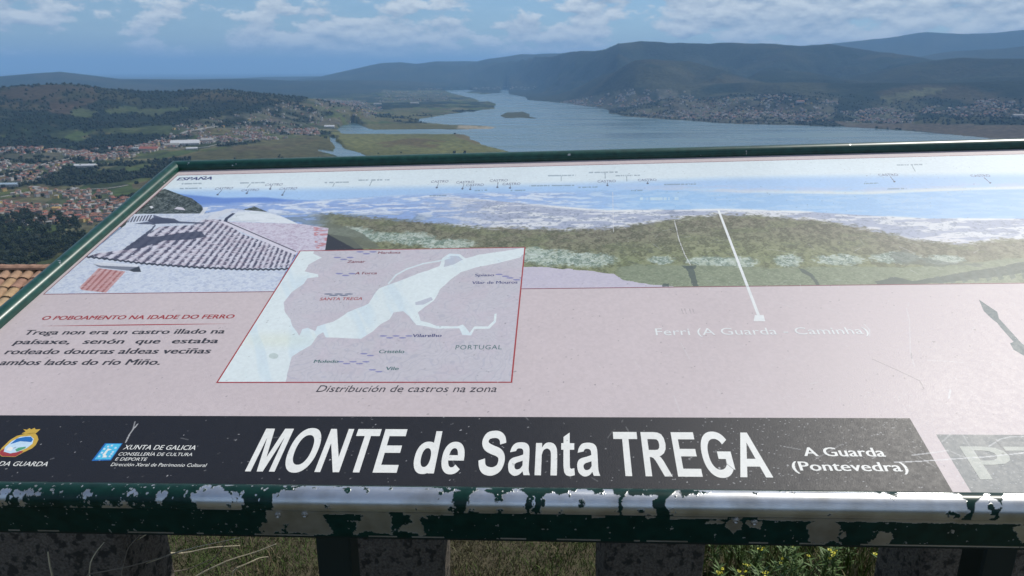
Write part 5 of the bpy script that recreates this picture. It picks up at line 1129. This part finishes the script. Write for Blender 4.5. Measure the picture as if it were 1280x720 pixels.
# ------------------------------------------------------------------ trees
def crown_mesh(seed, rx, rz, n=34, leaf=.34):
    """a crown as many tilted leaf clumps spread through its volume"""
    r_ = np.random.default_rng(seed); V = []; Fc = []; C_ = []
    for k in range(n):
        d = r_.normal(size=3); d /= np.linalg.norm(d); rr = r_.uniform(.35, 1) ** .5; c = d * rr * np.array([rx, rx, rz]) * (1 + .22 * math.sin(d[0] * 5 + seed) + .12 * r_.normal())
        s = leaf * rx * r_.uniform(.6, 1.3); tone = r_.uniform(.6, 1.4)
        q_ = r_.normal(size=(6, 3)) * .16; base = np.array([(1,0,0),(-1,0,0),(0,1,0),(0,-1,0),(0,0,.8),(0,0,-.8)]) + q_; o_ = len(V)
        V += list(c + base * s); C_ += [tone] * 6; Fc += [tuple(o_ + np.array(t)) for t in ((0,2,4),(2,1,4),(1,3,4),(3,0,4),(2,0,5),(1,2,5),(3,1,5),(0,3,5))]
    return np.array(V), np.array(Fc), np.array(C_)
TREE_K = []
for k in range(5):
    rx, rz = [(5.5, 5), (6.5, 5), (4.5, 6.5), (7, 6), (5, 4.5)][k]; V, Fc, tn_ = crown_mesh(40 + k, rx, rz, 60, .26)
    base = np.array([(.020, .032, .014), (.017, .028, .016), (.026, .036, .018), (.020, .030, .012), (.030, .042, .016)][k])
    cm = fast_mesh('crown', V + [0, 0, rz + 3.5], Fc, M_TONE, base[None] * tn_[:, None])
    tv, tf = tube([(0, 0, -2), (.1, 0, 3), (0, .2, rz + 3)], [.45, .34, .15], 6)
    for s in (-1, 1):
        a, c = tube([(0, 0, 3.2), (s * rx * .35, .3, rz + 2.5)], [.2, .08], 4); o_ = len(tv); tv = list(tv) + list(a); tf = list(tf) + [tuple(i + o_ for i in f) for f in c]
    tm = bpy.data.meshes.new('trunk'); tm.from_pydata([tuple(v) for v in tv], [], tf); tm.materials.append(M_TWIG); TREE_K.append((tm, cm))
TR = random.Random(5); cnt = 0
P_WOOD = [(-8,278),(40,264),(75,268),(100,280),(108,300),(90,318),(40,332),(-8,338)]
for x, y, z in scatter(P_WOOD, 190, 9., 60) if False else []: pass
wpts = []
while len(wpts) < 230:
    px_, py_ = TR.uniform(-8, 108), TR.uniform(268, 336)
    if not inpoly(np.array([px_]), np.array([py_]), P_WOOD)[0]: continue
    g = find_ground(px_, py_)
    if all((g[0] - q_[0]) ** 2 + (g[1] - q_[1]) ** 2 > 60 for q_ in wpts): wpts.append(g)
    cnt += 1
    if cnt > 3000: break
for g in wpts:
    a, c = TREE_K[TR.randrange(5)]; root = empty('broadleaf_tree', tuple(g), TR.uniform(0, 6), label='dark green tree in the close wood below the lower town, left of the board', category='tree', group='trees of the close dark wood below the lower town'); s = TR.uniform(.75, 1.25); root.scale = (s, s, s * TR.uniform(.9, 1.2))
    link(bpy.data.objects.new('trunk', a), root); link(bpy.data.objects.new('crown', c), root)
# woods of the plain and hills: far-off, read as masses
def forest_mass(n, rmin, rmax, name, label, lo=-.72, hi=.70, size=(3.2, 7), thr=.5, seed=3):
    r_ = np.random.default_rng(seed); rr = np.sqrt(r_.uniform(rmin ** 2, rmax ** 2, n)) if rmax < 3000 else np.exp(r_.uniform(math.log(rmin), math.log(rmax), n)); aa = r_.uniform(lo, hi, n); X_ = rr * np.sin(aa); Y_ = rr * np.cos(aa)
    i = np.clip(np.interp(rr, rs, np.arange(len(rs))).round().astype(int), 0, nr - 1); j = np.clip(np.interp(aa, azs, np.arange(na)).round().astype(int), 0, na - 1)
    f = forest[i, j]; Z_ = surf(X_, Y_); keep = ((f > r_.uniform(.15, .9, n)) | (r_.random(n) < .03 * (rr < 3200))) & (Z_ > SEA + 1.3); X_, Y_, Z_ = X_[keep], Y_[keep], Z_[keep]; m_ = len(X_)
    occ2 = set((int(a // 13), int(c // 13)) for a, c in near_spots)
    s = r_.uniform(*size, m_) * np.where(np.hypot(X_, Y_) > 4500, 1.15, 1); k = 6
    base = np.array([(1,0,0),(.3,.95,0),(-.8,.6,0),(-.8,-.6,0),(.3,-.95,0),(0,0,1.0)]); F0 = np.array([(0,1,5),(1,2,5),(2,3,5),(3,4,5),(4,0,5)])
    # rounded tops: an upper ring narrower than the lower one
    ring = base[:5]; T = np.concatenate([ring * [1, 1, 1] + [0, 0, .35], ring * [.72, .72, 1] + [0, 0, 1.05], [[0, 0, 1.35]], ring * [.7, .7, 1] + [0, 0, -.4]])
    F1 = [];
    for q_ in range(5):
        q2 = (q_ + 1) % 5; F1 += [(q_, q2, 5 + q2), (q_, 5 + q2, 5 + q_), (5 + q_, 5 + q2, 10), (11 + q_, 11 + q2, q2), (11 + q_, q2, q_)]
    T = np.asarray(T); F1 = np.array(F1); ang = r_.uniform(0, 6.28, m_); ca, sa = np.cos(ang), np.sin(ang)
    V = np.empty((m_, 16, 3)); jit = r_.uniform(.75, 1.25, (m_, 16)); bx_, by_ = T[:, 0] * jit, T[:, 1] * jit
    V[..., 0] = X_[:, None] + s[:, None] * (bx_ * ca[:, None] - by_ * sa[:, None]); V[..., 1] = Y_[:, None] + s[:, None] * (bx_ * sa[:, None] + by_ * ca[:, None]); V[..., 2] = Z_[:, None] + s[:, None] * (T[:, 2] * jit + .2)
    Fx = (np.arange(m_)[:, None, None] * 16 + F1[None]).reshape(-1, 3)
    cb = np.array([(.017, .027, .013), (.022, .032, .015), (.013, .022, .014), (.026, .030, .017), (.020, .033, .014)])[r_.integers(0, 5, m_)] * r_.uniform(.55, 1.15, m_)[:, None]
    o_ = link(bpy.data.objects.new(name, fast_mesh(name, V.reshape(-1, 3), Fx, M_TONE, np.repeat(cb, 16, 0))), kind='stuff', label=label); return o_
forest_mass(66000, 1500, 6600, 'woodland', 'dark woods covering the plain and the low hills', lo=-1.05, seed=3)
forest_mass(9000, 12, 1500, 'hillside_scrub', 'dense scrub on the steep hillside below the viewpoint', size=(1.5, 3.5), seed=4) if False else None
def scrub():
    r_ = np.random.default_rng(8); n = 7000; rr = np.exp(r_.uniform(math.log(9), math.log(900), n)); aa = r_.uniform(-1.2, 1.2, n); X_, Y_ = rr * np.sin(aa), rr * np.cos(aa); Z_ = surf(X_, Y_)
    keep = ~((X_ < -4.5) & (X_ > -19) & (Y_ > 8) & (Y_ < 22)); X_, Y_, Z_, rr = X_[keep], Y_[keep], Z_[keep], rr[keep]; V, Fc, tn_ = crown_mesh(99, 1, .8, 7, .55); m_ = len(X_); s = r_.uniform(.25, .55, m_) * (1 + rr / 60) ** .7
    W_ = V[None] * s[:, None, None] + np.stack([X_, Y_, Z_ + s * .3], -1)[:, None]; Fx = (np.arange(m_)[:, None, None] * len(V) + Fc[None]).reshape(-1, 3)
    c = (np.array([(.05, .06, .02), (.08, .08, .03), (.035, .05, .02)])[r_.integers(0, 3, m_)][:, None] * tn_[None, :, None]).reshape(-1, 3)
    link(bpy.data.objects.new('hillside_scrub', fast_mesh('hillside_scrub', W_.reshape(-1, 3), Fx, M_TONE, c)), kind='stuff', label='low gorse scrub on the hillside below the viewpoint')
scrub()

# ------------------------------------------------------------------ the air
def haze():
    m = bpy.data.materials.new('haze_air'); m.use_nodes = True; nt = m.node_tree; nt.nodes.clear()
    o = NN(nt, 'ShaderNodeOutputMaterial'); v = NN(nt, 'ShaderNodeVolumePrincipled')
    v.inputs['Color'].default_value = (.34, .62, 1, 1); v.inputs['Density'].default_value = 4.4e-5; v.inputs['Anisotropy'].default_value = 0.0
    nt.links.new(v.outputs[0], o.inputs['Volume'])
    vv, ff = box(-95000, 95000, -95000, 95000, SEA - 6, 1200)
    mesh_obj('haze', vv, ff, m, kind='stuff')
haze()
